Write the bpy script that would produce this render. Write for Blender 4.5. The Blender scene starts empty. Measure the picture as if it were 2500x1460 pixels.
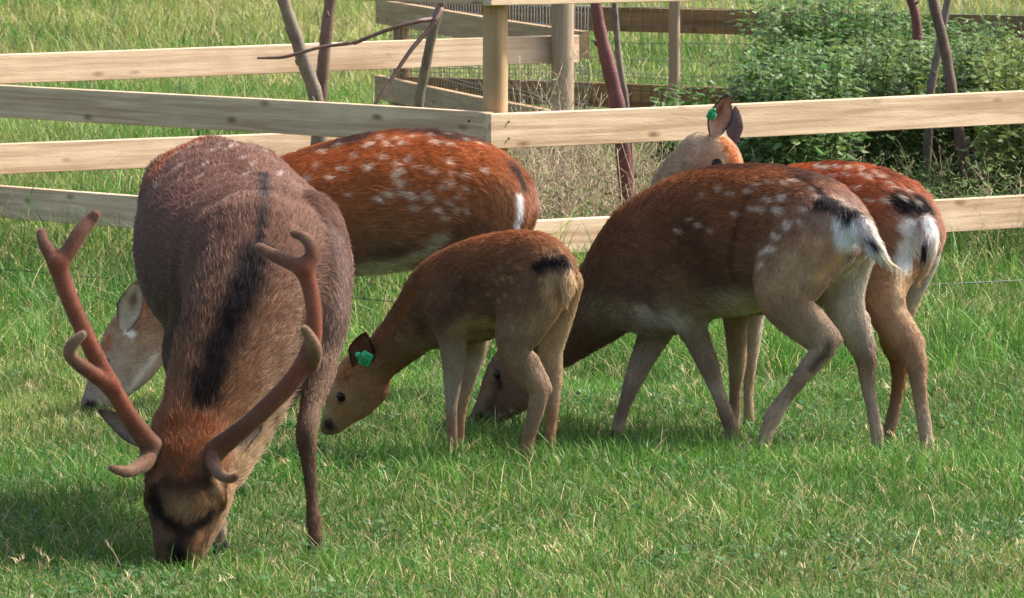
import bpy, bmesh, math, random
import numpy as np
from mathutils import Vector, Matrix

rng = np.random.default_rng(7)
random.seed(7)
scn = bpy.context.scene
COL = scn.collection

# ------------------------------------------------------------------ camera, sky, sun, exposure
H_CAM = 2.067                      # eye height; the horizon lies above the frame
F_PX = 15900.0                     # focal length in photo pixels (2500 wide): a long lens from ~20 m
PITCH = math.atan(1230.0 / F_PX)
cam_d = bpy.data.cameras.new('camera')
cam = bpy.data.objects.new('camera', cam_d)
COL.objects.link(cam)
cam_d.sensor_width = 36.0
cam_d.lens = F_PX / 2500.0 * 36.0
cam_d.clip_start = 0.5
cam_d.clip_end = 2000
cam.location = (0, 0, H_CAM)
cam.rotation_euler = (math.pi / 2 - PITCH, 0, 0)
scn.camera = cam
cam_d.dof.use_dof = True
cam_d.dof.focus_distance = 20.0
cam_d.dof.aperture_fstop = 32.0

SUN_AZ = math.radians(22)          # from +X (right) turned towards +Y (away)
SUN_EL = math.radians(47)
world = bpy.data.worlds.new('World')
scn.world = world
world.use_nodes = True
nt = world.node_tree
bgn = nt.nodes['Background']
sky = nt.nodes.new('ShaderNodeTexSky')
sky.sky_type = 'NISHITA'
sky.sun_disc = False
sky.sun_elevation = SUN_EL
sky.sun_rotation = math.pi / 2 - SUN_AZ
sky.air_density = 1.0
sky.dust_density = 4.0
sky.ozone_density = 0.5
nt.links.new(sky.outputs[0], bgn.inputs[0])
bgn.inputs[1].default_value = 0.15
sun_d = bpy.data.lights.new('sun', 'SUN')
sun_d.energy = 3.9
sun_d.angle = math.radians(2.5)
sun_d.color = (1.0, 0.95, 0.86)
sun = bpy.data.objects.new('sun', sun_d)
COL.objects.link(sun)
sd = Vector((math.cos(SUN_EL) * math.cos(SUN_AZ), math.cos(SUN_EL) * math.sin(SUN_AZ), math.sin(SUN_EL)))
sun.rotation_euler = sd.to_track_quat('Z', 'Y').to_euler()
sun.location = (8, 24, 12)
scn.view_settings.view_transform = 'Standard'
scn.view_settings.look = 'None'
scn.view_settings.exposure = 1.06
scn.view_settings.gamma = 1.0
scn.view_settings.use_curve_mapping = False
scn.cycles.use_denoising = True
scn.cycles.max_bounces = 6
scn.cycles.diffuse_bounces = 3
scn.cycles.transparent_max_bounces = 8
scn.cycles.sample_clamp_indirect = 4.0
scn.cycles_curves.shape = 'RIBBONS'

# ------------------------------------------------------------------ helpers
FWD = np.array([0, math.cos(PITCH), -math.sin(PITCH)])
UPV = np.array([0, math.sin(PITCH), math.cos(PITCH)])
CAMP = np.array([0, 0, H_CAM])

def P(u, v, Y):
    """photo pixel + distance along the ground -> world point"""
    d = FWD + np.array([1.0, 0, 0]) * ((u - 1250) / F_PX) - UPV * ((v - 730) / F_PX)
    return CAMP + d * (Y / d[1])

def project(V):
    D = V - CAMP
    w = D @ FWD
    return 1250 + F_PX * D[:, 0] / w, 730 - F_PX * (D @ UPV) / w

def lin(r, g, b):
    f = lambda c: (c / 255 / 12.92) if c / 255 <= 0.04045 else ((c / 255 + 0.055) / 1.055) ** 2.4
    return np.array([f(r), f(g), f(b)])

def smooth01(x):
    x = np.clip(x, 0, 1)
    return x * x * (3 - 2 * x)

def vnoise(Pn, scale, seed=0):
    """value noise in [0,1], any dimension 2..3"""
    Q = np.asarray(Pn, dtype=np.float64) * scale
    if Q.shape[1] == 2:
        Q = np.concatenate([Q, np.zeros((len(Q), 1))], 1)
    I = np.floor(Q).astype(np.int64)
    Fr = Q - I
    Fr = Fr * Fr * (3 - 2 * Fr)
    def h(i, j, k):
        n = (i * 374761393 + j * 668265263 + k * 2147483647 + seed * 1274126177) & 0xFFFFFFFF
        n = ((n ^ (n >> 13)) * 1274126177) & 0xFFFFFFFF
        n = n ^ (n >> 16)
        return (n & 0xFFFF) / 65535.0
    x, y, z = I[:, 0], I[:, 1], I[:, 2]
    fx, fy, fz = Fr[:, 0], Fr[:, 1], Fr[:, 2]
    def lp(a, b, t): return a + (b - a) * t
    return lp(lp(lp(h(x, y, z), h(x + 1, y, z), fx), lp(h(x, y + 1, z), h(x + 1, y + 1, z), fx), fy),
              lp(lp(h(x, y, z + 1), h(x + 1, y, z + 1), fx), lp(h(x, y + 1, z + 1), h(x + 1, y + 1, z + 1), fx), fy), fz)

def tag(o, label=None, cat=None, group=None, kind=None):
    if label: o['label'] = label
    if cat: o['category'] = cat
    if group: o['group'] = group
    if kind: o['kind'] = kind
    return o

def empty(name, loc):
    o = bpy.data.objects.new(name, None)
    o.empty_display_size = 0.1
    o.location = loc
    COL.objects.link(o)
    return o

def link(name, data, parent=None, mat=None):
    o = bpy.data.objects.new(name, data)
    COL.objects.link(o)
    if parent is not None:
        o.parent = parent
        o.matrix_parent_inverse = Matrix.Translation(-world_loc(parent))
    if mat is not None:
        data.materials.append(mat)
    return o

def world_loc(o):
    l = Vector(o.location)
    # children meshes here carry world coordinates; only roots are moved
    if o.parent is not None:
        return Vector((0, 0, 0)) if o.type != 'EMPTY' else l
    return l

def mesh_np(name, V, T, mat=None, parent=None, col=None, smooth=True, quads=None):
    """V (n,3), T (m,3) triangles, quads (q,4)"""
    me = bpy.data.meshes.new(name)
    nq = 0 if quads is None else len(quads)
    ntr = 0 if T is None else len(T)
    me.vertices.add(len(V))
    me.vertices.foreach_set('co', np.asarray(V, dtype=np.float32).ravel())
    idx = []
    if ntr: idx.append(np.asarray(T, dtype=np.int32).ravel())
    if nq: idx.append(np.asarray(quads, dtype=np.int32).ravel())
    idx = np.concatenate(idx)
    me.loops.add(len(idx))
    me.loops.foreach_set('vertex_index', idx)
    me.polygons.add(ntr + nq)
    st = np.concatenate([np.arange(ntr) * 3, ntr * 3 + np.arange(nq) * 4]).astype(np.int32)
    tot = np.concatenate([np.full(ntr, 3), np.full(nq, 4)]).astype(np.int32)
    me.polygons.foreach_set('loop_start', st)
    me.polygons.foreach_set('loop_total', tot)
    if smooth:
        me.polygons.foreach_set('use_smooth', np.ones(ntr + nq, dtype=bool))
    me.update(calc_edges=True)
    if col is not None:
        a = me.attributes.new('col', 'FLOAT_COLOR', 'POINT')
        c4 = np.concatenate([np.asarray(col), np.ones((len(V), 1))], 1).astype(np.float32)
        a.data.foreach_set('color', c4.ravel())
    return link(name, me, parent, mat)

def set_in(node, names, val):
    for n in names:
        if n in node.inputs:
            node.inputs[n].default_value = val
            return

def attr_material(name, rough=0.6, spec=0.3, transl=0.0, sheen=0.0, noise_amt=0.0, noise_scale=40.0, bump=0.0, coat=0.0):
    m = bpy.data.materials.new(name)
    m.use_nodes = True
    t = m.node_tree
    pr = t.nodes['Principled BSDF']
    out = t.nodes['Material Output']
    at = t.nodes.new('ShaderNodeAttribute')
    at.attribute_name = 'col'
    csock = at.outputs['Color']
    if noise_amt > 0:
        tc = t.nodes.new('ShaderNodeTexCoord')
        nz = t.nodes.new('ShaderNodeTexNoise')
        nz.inputs['Scale'].default_value = noise_scale
        nz.inputs['Detail'].default_value = 4
        t.links.new(tc.outputs['Object'], nz.inputs['Vector'])
        mr = t.nodes.new('ShaderNodeMapRange')
        mr.inputs['To Min'].default_value = 1 - noise_amt
        mr.inputs['To Max'].default_value = 1 + noise_amt
        t.links.new(nz.outputs['Fac'], mr.inputs['Value'])
        mx = t.nodes.new('ShaderNodeMix')
        mx.data_type = 'RGBA'
        mx.blend_type = 'MULTIPLY'
        mx.inputs[0].default_value = 1
        t.links.new(csock, mx.inputs[6])
        t.links.new(mr.outputs[0], mx.inputs[7])
        csock = mx.outputs[2]
        if bump > 0:
            bp = t.nodes.new('ShaderNodeBump')
            bp.inputs['Strength'].default_value = bump
            bp.inputs['Distance'].default_value = 0.003
            t.links.new(nz.outputs['Fac'], bp.inputs['Height'])
            t.links.new(bp.outputs[0], pr.inputs['Normal'])
    t.links.new(csock, pr.inputs['Base Color'])
    pr.inputs['Roughness'].default_value = rough
    set_in(pr, ['Specular IOR Level', 'Specular'], spec)
    if sheen > 0:
        set_in(pr, ['Sheen Weight', 'Sheen'], sheen)
        set_in(pr, ['Sheen Roughness'], 0.4)
    if transl > 0:
        tr = t.nodes.new('ShaderNodeBsdfTranslucent')
        t.links.new(csock, tr.inputs['Color'])
        ms = t.nodes.new('ShaderNodeMixShader')
        ms.inputs[0].default_value = transl
        t.links.new(pr.outputs[0], ms.inputs[1])
        t.links.new(tr.outputs[0], ms.inputs[2])
        t.links.new(ms.outputs[0], out.inputs['Surface'])
    return m

def plain_material(name, rgb, rough=0.5, spec=0.5, metallic=0.0, coat=0.0):
    m = bpy.data.materials.new(name)
    m.use_nodes = True
    pr = m.node_tree.nodes['Principled BSDF']
    t = m.node_tree
    nz = t.nodes.new('ShaderNodeTexNoise')
    nz.inputs['Scale'].default_value = 60
    rp = t.nodes.new('ShaderNodeMapRange')
    rp.inputs['To Min'].default_value = 0.82
    rp.inputs['To Max'].default_value = 1.15
    mx = t.nodes.new('ShaderNodeMix')
    mx.data_type = 'RGBA'
    mx.blend_type = 'MULTIPLY'
    mx.inputs[0].default_value = 1
    mx.inputs[6].default_value = (*rgb, 1)
    t.links.new(nz.outputs['Fac'], rp.inputs['Value'])
    t.links.new(rp.outputs[0], mx.inputs[7])
    t.links.new(mx.outputs[2], pr.inputs['Base Color'])
    pr.inputs['Roughness'].default_value = rough
    pr.inputs['Metallic'].default_value = metallic
    set_in(pr, ['Specular IOR Level', 'Specular'], spec)
    if coat: set_in(pr, ['Coat Weight'], coat)
    return m

def tube_np(pts, radii, sides=8, cap=True):
    """polyline tube -> V, quads, tris"""
    pts = np.asarray(pts, float)
    n = len(pts)
    radii = np.broadcast_to(np.asarray(radii, float), (n,))
    T = np.gradient(pts, axis=0)
    T /= np.linalg.norm(T, axis=1)[:, None] + 1e-12
    ref = np.array([0.0, 0, 1]) if abs(T[0, 2]) < 0.9 else np.array([1.0, 0, 0])
    A = np.cross(T, ref); A /= np.linalg.norm(A, axis=1)[:, None] + 1e-12
    B = np.cross(T, A)
    th = np.linspace(0, 2 * np.pi, sides, endpoint=False)
    V = pts[:, None] + radii[:, None, None] * (np.cos(th)[None, :, None] * A[:, None] + np.sin(th)[None, :, None] * B[:, None])
    V = V.reshape(-1, 3)
    i = np.arange(n - 1)[:, None] * sides
    j = np.arange(sides)[None]
    jn = (j + 1) % sides
    Q = np.stack([i + j, i + jn, i + sides + jn, i + sides + j], -1).reshape(-1, 4)
    Tt = []
    if cap:
        V = np.concatenate([V, pts[:1], pts[-1:]])
        a, b = len(V) - 2, len(V) - 1
        jj = np.arange(sides)
        Tt = np.concatenate([np.stack([np.full(sides, a), (jj + 1) % sides, jj], -1),
                             np.stack([np.full(sides, b), (n - 1) * sides + jj, (n - 1) * sides + (jj + 1) % sides], -1)])
    return V, Q, np.array(Tt, dtype=int).reshape(-1, 3)

class Acc:
    """collects geometry of one object"""
    def __init__(s): s.V, s.Q, s.T, s.C, s.n = [], [], [], [], 0
    def add(s, V, Q=None, T=None, col=(1, 1, 1)):
        V = np.asarray(V, float)
        s.V.append(V)
        if Q is not None and len(Q): s.Q.append(np.asarray(Q) + s.n)
        if T is not None and len(T): s.T.append(np.asarray(T) + s.n)
        c = np.asarray(col, float)
        s.C.append(np.broadcast_to(c, V.shape) if c.ndim == 1 else c)
        s.n += len(V)
    def tube(s, pts, r, sides=6, col=(1, 1, 1)):
        V, Q, T = tube_np(pts, r, sides)
        s.add(V, Q, T, col)
    def build(s, name, mat, parent=None, smooth=True):
        return mesh_np(name, np.concatenate(s.V), np.concatenate(s.T) if s.T else None, mat, parent,
                       np.concatenate(s.C), smooth, np.concatenate(s.Q) if s.Q else None)

def catmull(pts, sub):
    pts = np.asarray(pts, float)
    if len(pts) < 3:
        t = np.linspace(0, 1, sub + 1)[:, None]
        return pts[0] + (pts[1] - pts[0]) * t
    ext = np.concatenate([[2 * pts[0] - pts[1]], pts, [2 * pts[-1] - pts[-2]]])
    out = []
    for i in range(1, len(ext) - 2):
        p0, p1, p2, p3 = ext[i - 1], ext[i], ext[i + 1], ext[i + 2]
        for t in np.arange(sub) / sub:
            out.append(0.5 * ((2 * p1) + (-p0 + p2) * t + (2 * p0 - 5 * p1 + 4 * p2 - p3) * t * t + (-p0 + 3 * p1 - 3 * p2 + p3) * t ** 3))
    out.append(ext[-2])
    return np.array(out)

# ------------------------------------------------------------------ ground
def ground_material():
    m = bpy.data.materials.new('pasture_soil')
    m.use_nodes = True
    t = m.node_tree
    pr = t.nodes['Principled BSDF']
    tc = t.nodes.new('ShaderNodeTexCoord')
    n1 = t.nodes.new('ShaderNodeTexNoise'); n1.inputs['Scale'].default_value = 1.3; n1.inputs['Detail'].default_value = 8
    n2 = t.nodes.new('ShaderNodeTexNoise'); n2.inputs['Scale'].default_value = 45; n2.inputs['Detail'].default_value = 6
    t.links.new(tc.outputs['Object'], n1.inputs['Vector'])
    t.links.new(tc.outputs['Object'], n2.inputs['Vector'])
    cr = t.nodes.new('ShaderNodeValToRGB')
    cr.color_ramp.elements[0].position = 0.3; cr.color_ramp.elements[0].color = (0.04, 0.06, 0.015, 1)
    cr.color_ramp.elements[1].position = 0.7; cr.color_ramp.elements[1].color = (0.10, 0.115, 0.035, 1)
    mxn = t.nodes.new('ShaderNodeMath'); mxn.operation = 'ADD'
    h = t.nodes.new('ShaderNodeMath'); h.operation = 'MULTIPLY'; h.inputs[1].default_value = 0.5
    t.links.new(n1.outputs['Fac'], mxn.inputs[0]); t.links.new(n2.outputs['Fac'], mxn.inputs[1])
    t.links.new(mxn.outputs[0], h.inputs[0]); t.links.new(h.outputs[0], cr.inputs[0])
    t.links.new(cr.outputs[0], pr.inputs['Base Color'])
    pr.inputs['Roughness'].default_value = 0.95
    set_in(pr, ['Specular IOR Level'], 0.1)
    bp = t.nodes.new('ShaderNodeBump'); bp.inputs['Strength'].default_value = 0.6; bp.inputs['Distance'].default_value = 0.02
    t.links.new(n2.outputs['Fac'], bp.inputs['Height']); t.links.new(bp.outputs[0], pr.inputs['Normal'])
    return m

def gz(X, Y):
    """gentle unevenness of the turf, a few centimetres"""
    X = np.asarray(X, float); Y = np.asarray(Y, float)
    return 0.018 * np.sin(X * 1.9 + 0.7 * Y) + 0.014 * np.sin(Y * 2.6 - X * 0.8 + 1.3) - 0.012

gx = np.concatenate([np.linspace(-900, -14, 12), np.linspace(-12, 12, 97), np.linspace(14, 900, 12)])
gy = np.concatenate([np.linspace(-300, 8, 6), np.linspace(10, 50, 161), np.linspace(55, 1500, 16)])
GX, GY = np.meshgrid(gx, gy, indexing='ij')
fade = np.clip((60 - np.abs(GY - 10)) / 40, 0, 1)
GV = np.stack([GX, GY, gz(GX, GY) * fade], -1).reshape(-1, 3)
ii, jj = np.meshgrid(np.arange(len(gx) - 1), np.arange(len(gy) - 1), indexing='ij')
a = (ii * len(gy) + jj).ravel()
GQ = np.stack([a, a + len(gy), a + len(gy) + 1, a + 1], -1)
ground = mesh_np('ground', GV, None, ground_material(), quads=GQ)
tag(ground, 'level green pasture ground under the deer and fences', 'ground', kind='structure')

# ------------------------------------------------------------------ grass
MAT_GRASS = attr_material('grass_blade', rough=0.5, spec=0.2, transl=0.36)
MAT_DRY = attr_material('dry_stem', rough=0.7, spec=0.2, transl=0.15)

def blades_geo(base, h, w, lean, az, col0, col1, levels=(0.0, 0.4, 0.75)):
    """arrays of blades -> V, T, C.  lean: sideways travel as a fraction of h"""
    n = len(base)
    L = np.stack([np.cos(az), np.sin(az), np.zeros(n)], -1)
    fa = az + np.pi / 2 + rng.normal(0, 0.8, n)
    W = np.stack([np.cos(fa), np.sin(fa), np.zeros(n)], -1)
    lv = list(levels)
    per = 2 * len(lv) + 1
    V = np.empty((n, per, 3)); C = np.empty((n, per, 3))
    k = np.sqrt(np.clip(1 - 0.35 * lean ** 2, 0.15, 1))
    for q, t in enumerate(lv):
        c = base + L * (h * lean * t ** 1.8)[:, None]
        c[:, 2] += h * k * (t - 0.25 * lean * t ** 3)
        ww = (w * (1.0 if t < 0.5 else 0.8) * 0.5)[:, None]
        V[:, 2 * q] = c - W * ww
        V[:, 2 * q + 1] = c + W * ww
        cc = col0 + (col1 - col0) * t
        C[:, 2 * q] = cc; C[:, 2 * q + 1] = cc
    c = base + L * (h * lean)[:, None]
    c[:, 2] += h * k * (1 - 0.25 * lean)
    V[:, -1] = c
    C[:, -1] = col1
    T = []
    for q in range(len(lv) - 1):
        T += [[2 * q, 2 * q + 1, 2 * q + 3], [2 * q, 2 * q + 3, 2 * q + 2]]
    T += [[2 * len(lv) - 2, 2 * len(lv) - 1, 2 * len(lv)]]
    T = (np.arange(n)[:, None, None] * per + np.array(T)[None]).reshape(-1, 3)
    return V.reshape(-1, 3), T, C.reshape(-1, 3)

G_LUSH = np.array([0.048, 0.165, 0.022]); G_MID = np.array([0.105, 0.245, 0.036]); G_YEL = np.array([0.330, 0.350, 0.090])
G_BLUE = np.array([0.075, 0.170, 0.060]); STRAW = np.array([0.62, 0.51, 0.27]); STRAW2 = np.array([0.44, 0.32, 0.15])

def scatter(y0, y1, dens, margin):
    n_try = 0
    W0 = 2 * (0.0786 * y1 + margin)
    n = int(W0 * (y1 - y0) * dens)
    Y = rng.uniform(y0, y1, n); X = rng.uniform(-W0 / 2, W0 / 2, n)
    keep = np.abs(X) < 0.0786 * Y + margin
    return X[keep], Y[keep]

def in_enclosure(X, Y):
    # inside the near paddock (beyond its front corner)
    dx, dy = X + 0.083, Y - 26.5
    a = dx * 0.766 + dy * 0.643
    b = -dx * 0.643 + dy * 0.766
    return (a > 0.02) & (b > 0.02) & (b < 5.3)

def grass_zone(name, y0, y1, dens, margin, hrange, wrange, levels, straw, label, far=0.0, extra=None):
    X, Y = scatter(y0, y1, dens, margin)
    xy = np.stack([X, Y], -1)
    n1 = vnoise(xy, 1.6, 3); n2 = vnoise(xy, 6.0, 5); n3 = vnoise(xy, 0.7, 9); n4 = vnoise(xy, 14.0, 15)
    # tufts: thin the sward where the fine noise is low
    keep = rng.random(len(X)) < (0.35 + 0.9 * n2)
    X, Y, xy, n1, n2, n3, n4 = X[keep], Y[keep], xy[keep], n1[keep], n2[keep], n3[keep], n4[keep]
    n = len(X)
    base = np.stack([X, Y, gz(X, Y) - 0.004], -1)
    h = rng.uniform(*hrange, n) * (0.30 + 0.85 * n1 + 0.65 * n4) * (0.7 + 0.6 * rng.random(n) ** 2)
    if extra is not None:
        h = h * extra(X, Y)
    w = rng.uniform(*wrange, n)
    lean = np.clip(rng.gamma(3.0, 0.2, n), 0.05, 1.5)
    az = rng.uniform(0, 2 * np.pi, n) + 0.8 * (vnoise(xy, 3.0, 11) - 0.5)
    m = np.clip(0.9 * n1 + 0.6 * n2 - 0.35 + rng.normal(0, 0.16, n), 0, 1)[:, None]
    c = G_LUSH + (G_MID - G_LUSH) * m
    y = np.clip(n3 * 1.5 - 0.98 + rng.normal(0, 0.17, n) + far, 0, 1)[:, None]
    c = c + (G_YEL - c) * y * 0.8
    bl = (rng.random(n) < 0.10)
    c[bl] = G_BLUE * rng.uniform(0.8, 1.2, (bl.sum(), 1))
    c = c * rng.uniform(0.62, 1.38, (n, 1))
    st = rng.random(n) < straw * (0.3 + 1.5 * n3)
    c[st] = (STRAW + (STRAW2 - STRAW) * rng.random((st.sum(), 1))) * rng.uniform(0.75, 1.15, (st.sum(), 1))
    lean[st] = rng.uniform(0.4, 1.6, st.sum())
    w[st] *= 0.75
    lg = rng.random(n) < 0.035
    h[lg] *= rng.uniform(1.4, 2.0, lg.sum()); lean[lg] = rng.uniform(0.7, 1.4, lg.sum())
    c = c * (0.8 + 0.4 * vnoise(xy, 1.1, 21))[:, None] * (0.8 + 0.4 * vnoise(xy, 4.5, 23))[:, None]
    tip = c * 1.04 + 0.2 * (G_YEL - c) * rng.random((n, 1))
    V, T, C = blades_geo(base, h, w, lean, az, c * 0.92, tip, levels)
    o = mesh_np(name, V, T, MAT_GRASS, None, C, smooth=False)
    tag(o, label, 'grass', kind='stuff')
    return o

L3 = (0.0, 0.4, 0.75); L2 = (0.0, 0.55)
def near_h(X, Y):
    d = np.full(len(X), 1.0)
    return d
grass_zone('pasture_grass', 15.2, 23.4, 6000, 0.8, (0.038, 0.078), (0.0021, 0.0042), L3, 0.2, 'short grazed green grass with straw under the deer')
def fence_h(X, Y):
    dx, dy = X + 0.083, Y - 26.5
    a = dx * 0.766 + dy * 0.643; b = -dx * 0.643 + dy * 0.766
    dist = np.minimum(a, b)
    return 1.0 + 1.1 * np.exp(-(dist / 0.55) ** 2)
grass_zone('long_grass', 23.4, 31.0, 2300, 1.1, (0.07, 0.15), (0.003, 0.0056), L3, 0.20, 'longer green grass growing along the near rail fence', extra=fence_h)
grass_zone('meadow_grass', 31.0, 46.0, 1000, 1.4, (0.08, 0.17), (0.004, 0.007), L2, 0.2, 'bright meadow grass behind the near paddock rails', far=0.2)
grass_zone('hay_meadow', 46.0, 80.0, 300, 2.5, (0.10, 0.26), (0.007, 0.013), L2, 0.32, 'tall yellowish meadow grass far behind the fences', far=0.9)

# thin seed stalks standing above the sward
def stalks(name, X, Y, hr, col, label, head=True, lean_r=(0.15, 0.7)):
    n = len(X)
    A = Acc()
    base = np.stack([X, Y, gz(X, Y) - 0.004], -1)
    h = rng.uniform(*hr, n); lean = rng.uniform(*lean_r, n); az = rng.uniform(0, 2 * np.pi, n)
    c = (np.asarray(col) * rng.uniform(0.7, 1.15, (n, 1)))
    for wv in (0, 1):                      # two crossed ribbons so a stalk has body from every side
        V, T, C = blades_geo(base, h, np.full(n, 0.0024), lean, az, c * 0.9, c, (0, 0.35, 0.7))
        A.add(V, None, T, C)
    if head:
        L = np.stack([np.cos(az), np.sin(az), np.zeros(n)], -1)
        k = np.sqrt(np.clip(1 - 0.35 * lean ** 2, 0.15, 1))
        for q in range(9):
            t = 0.68 + 0.32 * q / 8
            p = base + L * (h * lean * t ** 1.8)[:, None]
            p[:, 2] += h * k * (t - 0.25 * lean * t ** 3)
            V, T, C = blades_geo(p, rng.uniform(0.012, 0.03, n), np.full(n, 0.003), rng.uniform(0.3, 1.2, n), rng.uniform(0, 6.28, n), c, c * 1.05, (0, 0.5))
            A.add(V, None, T, C)
    o = A.build(name, MAT_DRY)
    tag(o, label, 'grass', kind='stuff')
    return o

Xs, Ys = scatter(15.4, 23.0, 9, 0.6)
stalks('seed_stalks', Xs, Ys, (0.07, 0.15), STRAW * 0.95, 'thin straw stalks scattered through the grazed pasture', True, (0.4, 1.3))
Xs, Ys = scatter(23.5, 30.0, 26, 0.8)
stalks('fence_stalks', Xs, Ys, (0.15, 0.36), np.array([0.36, 0.33, 0.13]), 'pale seed stalks of grass along the near fence')
Xs, Ys = scatter(31, 60, 3.5, 1.2)
stalks('meadow_stalks', Xs, Ys, (0.25, 0.42), np.array([0.42, 0.38, 0.17]), 'tall pale seed stalks scattered in the meadow')

# ------------------------------------------------------------------ timber fences
def wood_material(name, c_lo, c_hi, knot, rough_hi=0.85, green=0.0):
    m = bpy.data.materials.new(name)
    m.use_nodes = True
    t = m.node_tree
    N, Lk = t.nodes, t.links
    pr = N['Principled BSDF']
    tc = N.new('ShaderNodeTexCoord'); oi = N.new('ShaderNodeObjectInfo')
    off = N.new('ShaderNodeVectorMath'); off.operation = 'MULTIPLY_ADD'
    cmb = N.new('ShaderNodeCombineXYZ')
    Lk.new(oi.outputs['Random'], cmb.inputs[0]); Lk.new(oi.outputs['Random'], cmb.inputs[1]); Lk.new(oi.outputs['Random'], cmb.inputs[2])
    Lk.new(cmb.outputs[0], off.inputs[0]); off.inputs[1].default_value = (37, 19, 53); Lk.new(tc.outputs['Object'], off.inputs[2])
    # grain: noise stretched along the board (x)
    mp = N.new('ShaderNodeMapping'); mp.inputs['Scale'].default_value = (1.6, 42, 42)
    Lk.new(off.outputs[0], mp.inputs['Vector'])
    g = N.new('ShaderNodeTexNoise'); g.inputs['Scale'].default_value = 1.0; g.inputs['Detail'].default_value = 6; g.inputs['Distortion'].default_value = 0.6
    Lk.new(mp.outputs[0], g.inputs['Vector'])
    # broad bands
    mp2 = N.new('ShaderNodeMapping'); mp2.inputs['Scale'].default_value = (0.7, 9, 9)
    Lk.new(off.outputs[0], mp2.inputs['Vector'])
    b = N.new('ShaderNodeTexNoise'); b.inputs['Scale'].default_value = 1.0; b.inputs['Detail'].default_value = 3
    Lk.new(mp2.outputs[0], b.inputs['Vector'])
    cr = N.new('ShaderNodeValToRGB')
    cr.color_ramp.elements[0].position = 0.40; cr.color_ramp.elements[0].color = (*c_lo, 1)
    cr.color_ramp.elements[1].position = 0.60; cr.color_ramp.elements[1].color = (*c_hi, 1)
    ad = N.new('ShaderNodeMath'); ad.operation = 'MULTIPLY_ADD'; ad.inputs[1].default_value = 0.62
    hb = N.new('ShaderNodeMath'); hb.operation = 'MULTIPLY'; hb.inputs[1].default_value = 0.42
    Lk.new(b.outputs['Fac'], hb.inputs[0]); Lk.new(g.outputs['Fac'], ad.inputs[0]); Lk.new(hb.outputs[0], ad.inputs[2])
    Lk.new(ad.outputs[0], cr.inputs[0])
    # knots
    mp3 = N.new('ShaderNodeMapping'); mp3.inputs['Scale'].default_value = (5.0, 13.0, 13.0)
    Lk.new(off.outputs[0], mp3.inputs['Vector'])
    vo = N.new('ShaderNodeTexVoronoi'); vo.inputs['Scale'].default_value = 1.0
    dn = N.new('ShaderNodeTexNoise'); dn.inputs['Scale'].default_value = 5
    Lk.new(mp3.outputs[0], dn.inputs['Vector'])
    dv = N.new('ShaderNodeMix'); dv.data_type = 'VECTOR'; dv.inputs[0].default_value = 0.1
    Lk.new(mp3.outputs[0], dv.inputs[4]); Lk.new(dn.outputs['Color'], dv.inputs[5])
    Lk.new(dv.outputs[1], vo.inputs['Vector'])
    kr = N.new('ShaderNodeMapRange'); kr.inputs['From Min'].default_value = 0.05; kr.inputs['From Max'].default_value = 0.22
    kr.inputs['To Min'].default_value = 0.85; kr.inputs['To Max'].default_value = 0.0
    Lk.new(vo.outputs['Distance'], kr.inputs['Value'])
    sp = N.new('ShaderNodeSeparateColor'); Lk.new(vo.outputs['Color'], sp.inputs[0])
    gt = N.new('ShaderNodeMath'); gt.operation = 'GREATER_THAN'; gt.inputs[1].default_value = 0.45
    Lk.new(sp.outputs[0], gt.inputs[0])
    km = N.new('ShaderNodeMath'); km.operation = 'MULTIPLY'; Lk.new(gt.outputs[0], km.inputs[0]); Lk.new(kr.outputs[0], km.inputs[1])
    mk = N.new('ShaderNodeMix'); mk.data_type = 'RGBA'
    Lk.new(km.outputs[0], mk.inputs[0]); Lk.new(cr.outputs[0], mk.inputs[6]); mk.inputs[7].default_value = (*knot, 1)
    # weather stains
    st = N.new('ShaderNodeTexNoise'); st.inputs['Scale'].default_value = 5.5; st.inputs['Detail'].default_value = 5
    Lk.new(off.outputs[0], st.inputs['Vector'])
    sr = N.new('ShaderNodeMapRange'); sr.inputs['From Min'].default_value = 0.4; sr.inputs['From Max'].default_value = 0.75
    sr.inputs['To Min'].default_value = 0.0; sr.inputs['To Max'].default_value = 0.35
    Lk.new(st.outputs['Fac'], sr.inputs['Value'])
    ms = N.new('ShaderNodeMix'); ms.data_type = 'RGBA'
    Lk.new(sr.outputs[0], ms.inputs[0]); Lk.new(mk.outputs[2], ms.inputs[6]); ms.inputs[7].default_value = (c_lo[0] * 0.8, c_lo[1] * 0.85, c_lo[2] * 0.8, 1)
    Lk.new(ms.outputs[2], pr.inputs['Base Color'])
    pr.inputs['Roughness'].default_value = 0.8
    set_in(pr, ['Specular IOR Level'], 0.2)
    bp = N.new('ShaderNodeBump'); bp.inputs['Strength'].default_value = 0.45; bp.inputs['Distance'].default_value = 0.0022
    # fine saw marks across the board
    sw = N.new('ShaderNodeTexNoise'); mp4 = N.new('ShaderNodeMapping'); mp4.inputs['Scale'].default_value = (30, 160, 160)
    Lk.new(off.outputs[0], mp4.inputs['Vector']); Lk.new(mp4.outputs[0], sw.inputs['Vector']); sw.inputs['Scale'].default_value = 1
    sm = N.new('ShaderNodeMath'); sm.operation = 'ADD'
    Lk.new(g.outputs['Fac'], sm.inputs[0]); Lk.new(sw.outputs['Fac'], sm.inputs[1])
    Lk.new(sm.outputs[0], bp.inputs['Height']); Lk.new(bp.outputs[0], pr.inputs['Normal'])
    return m

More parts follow.
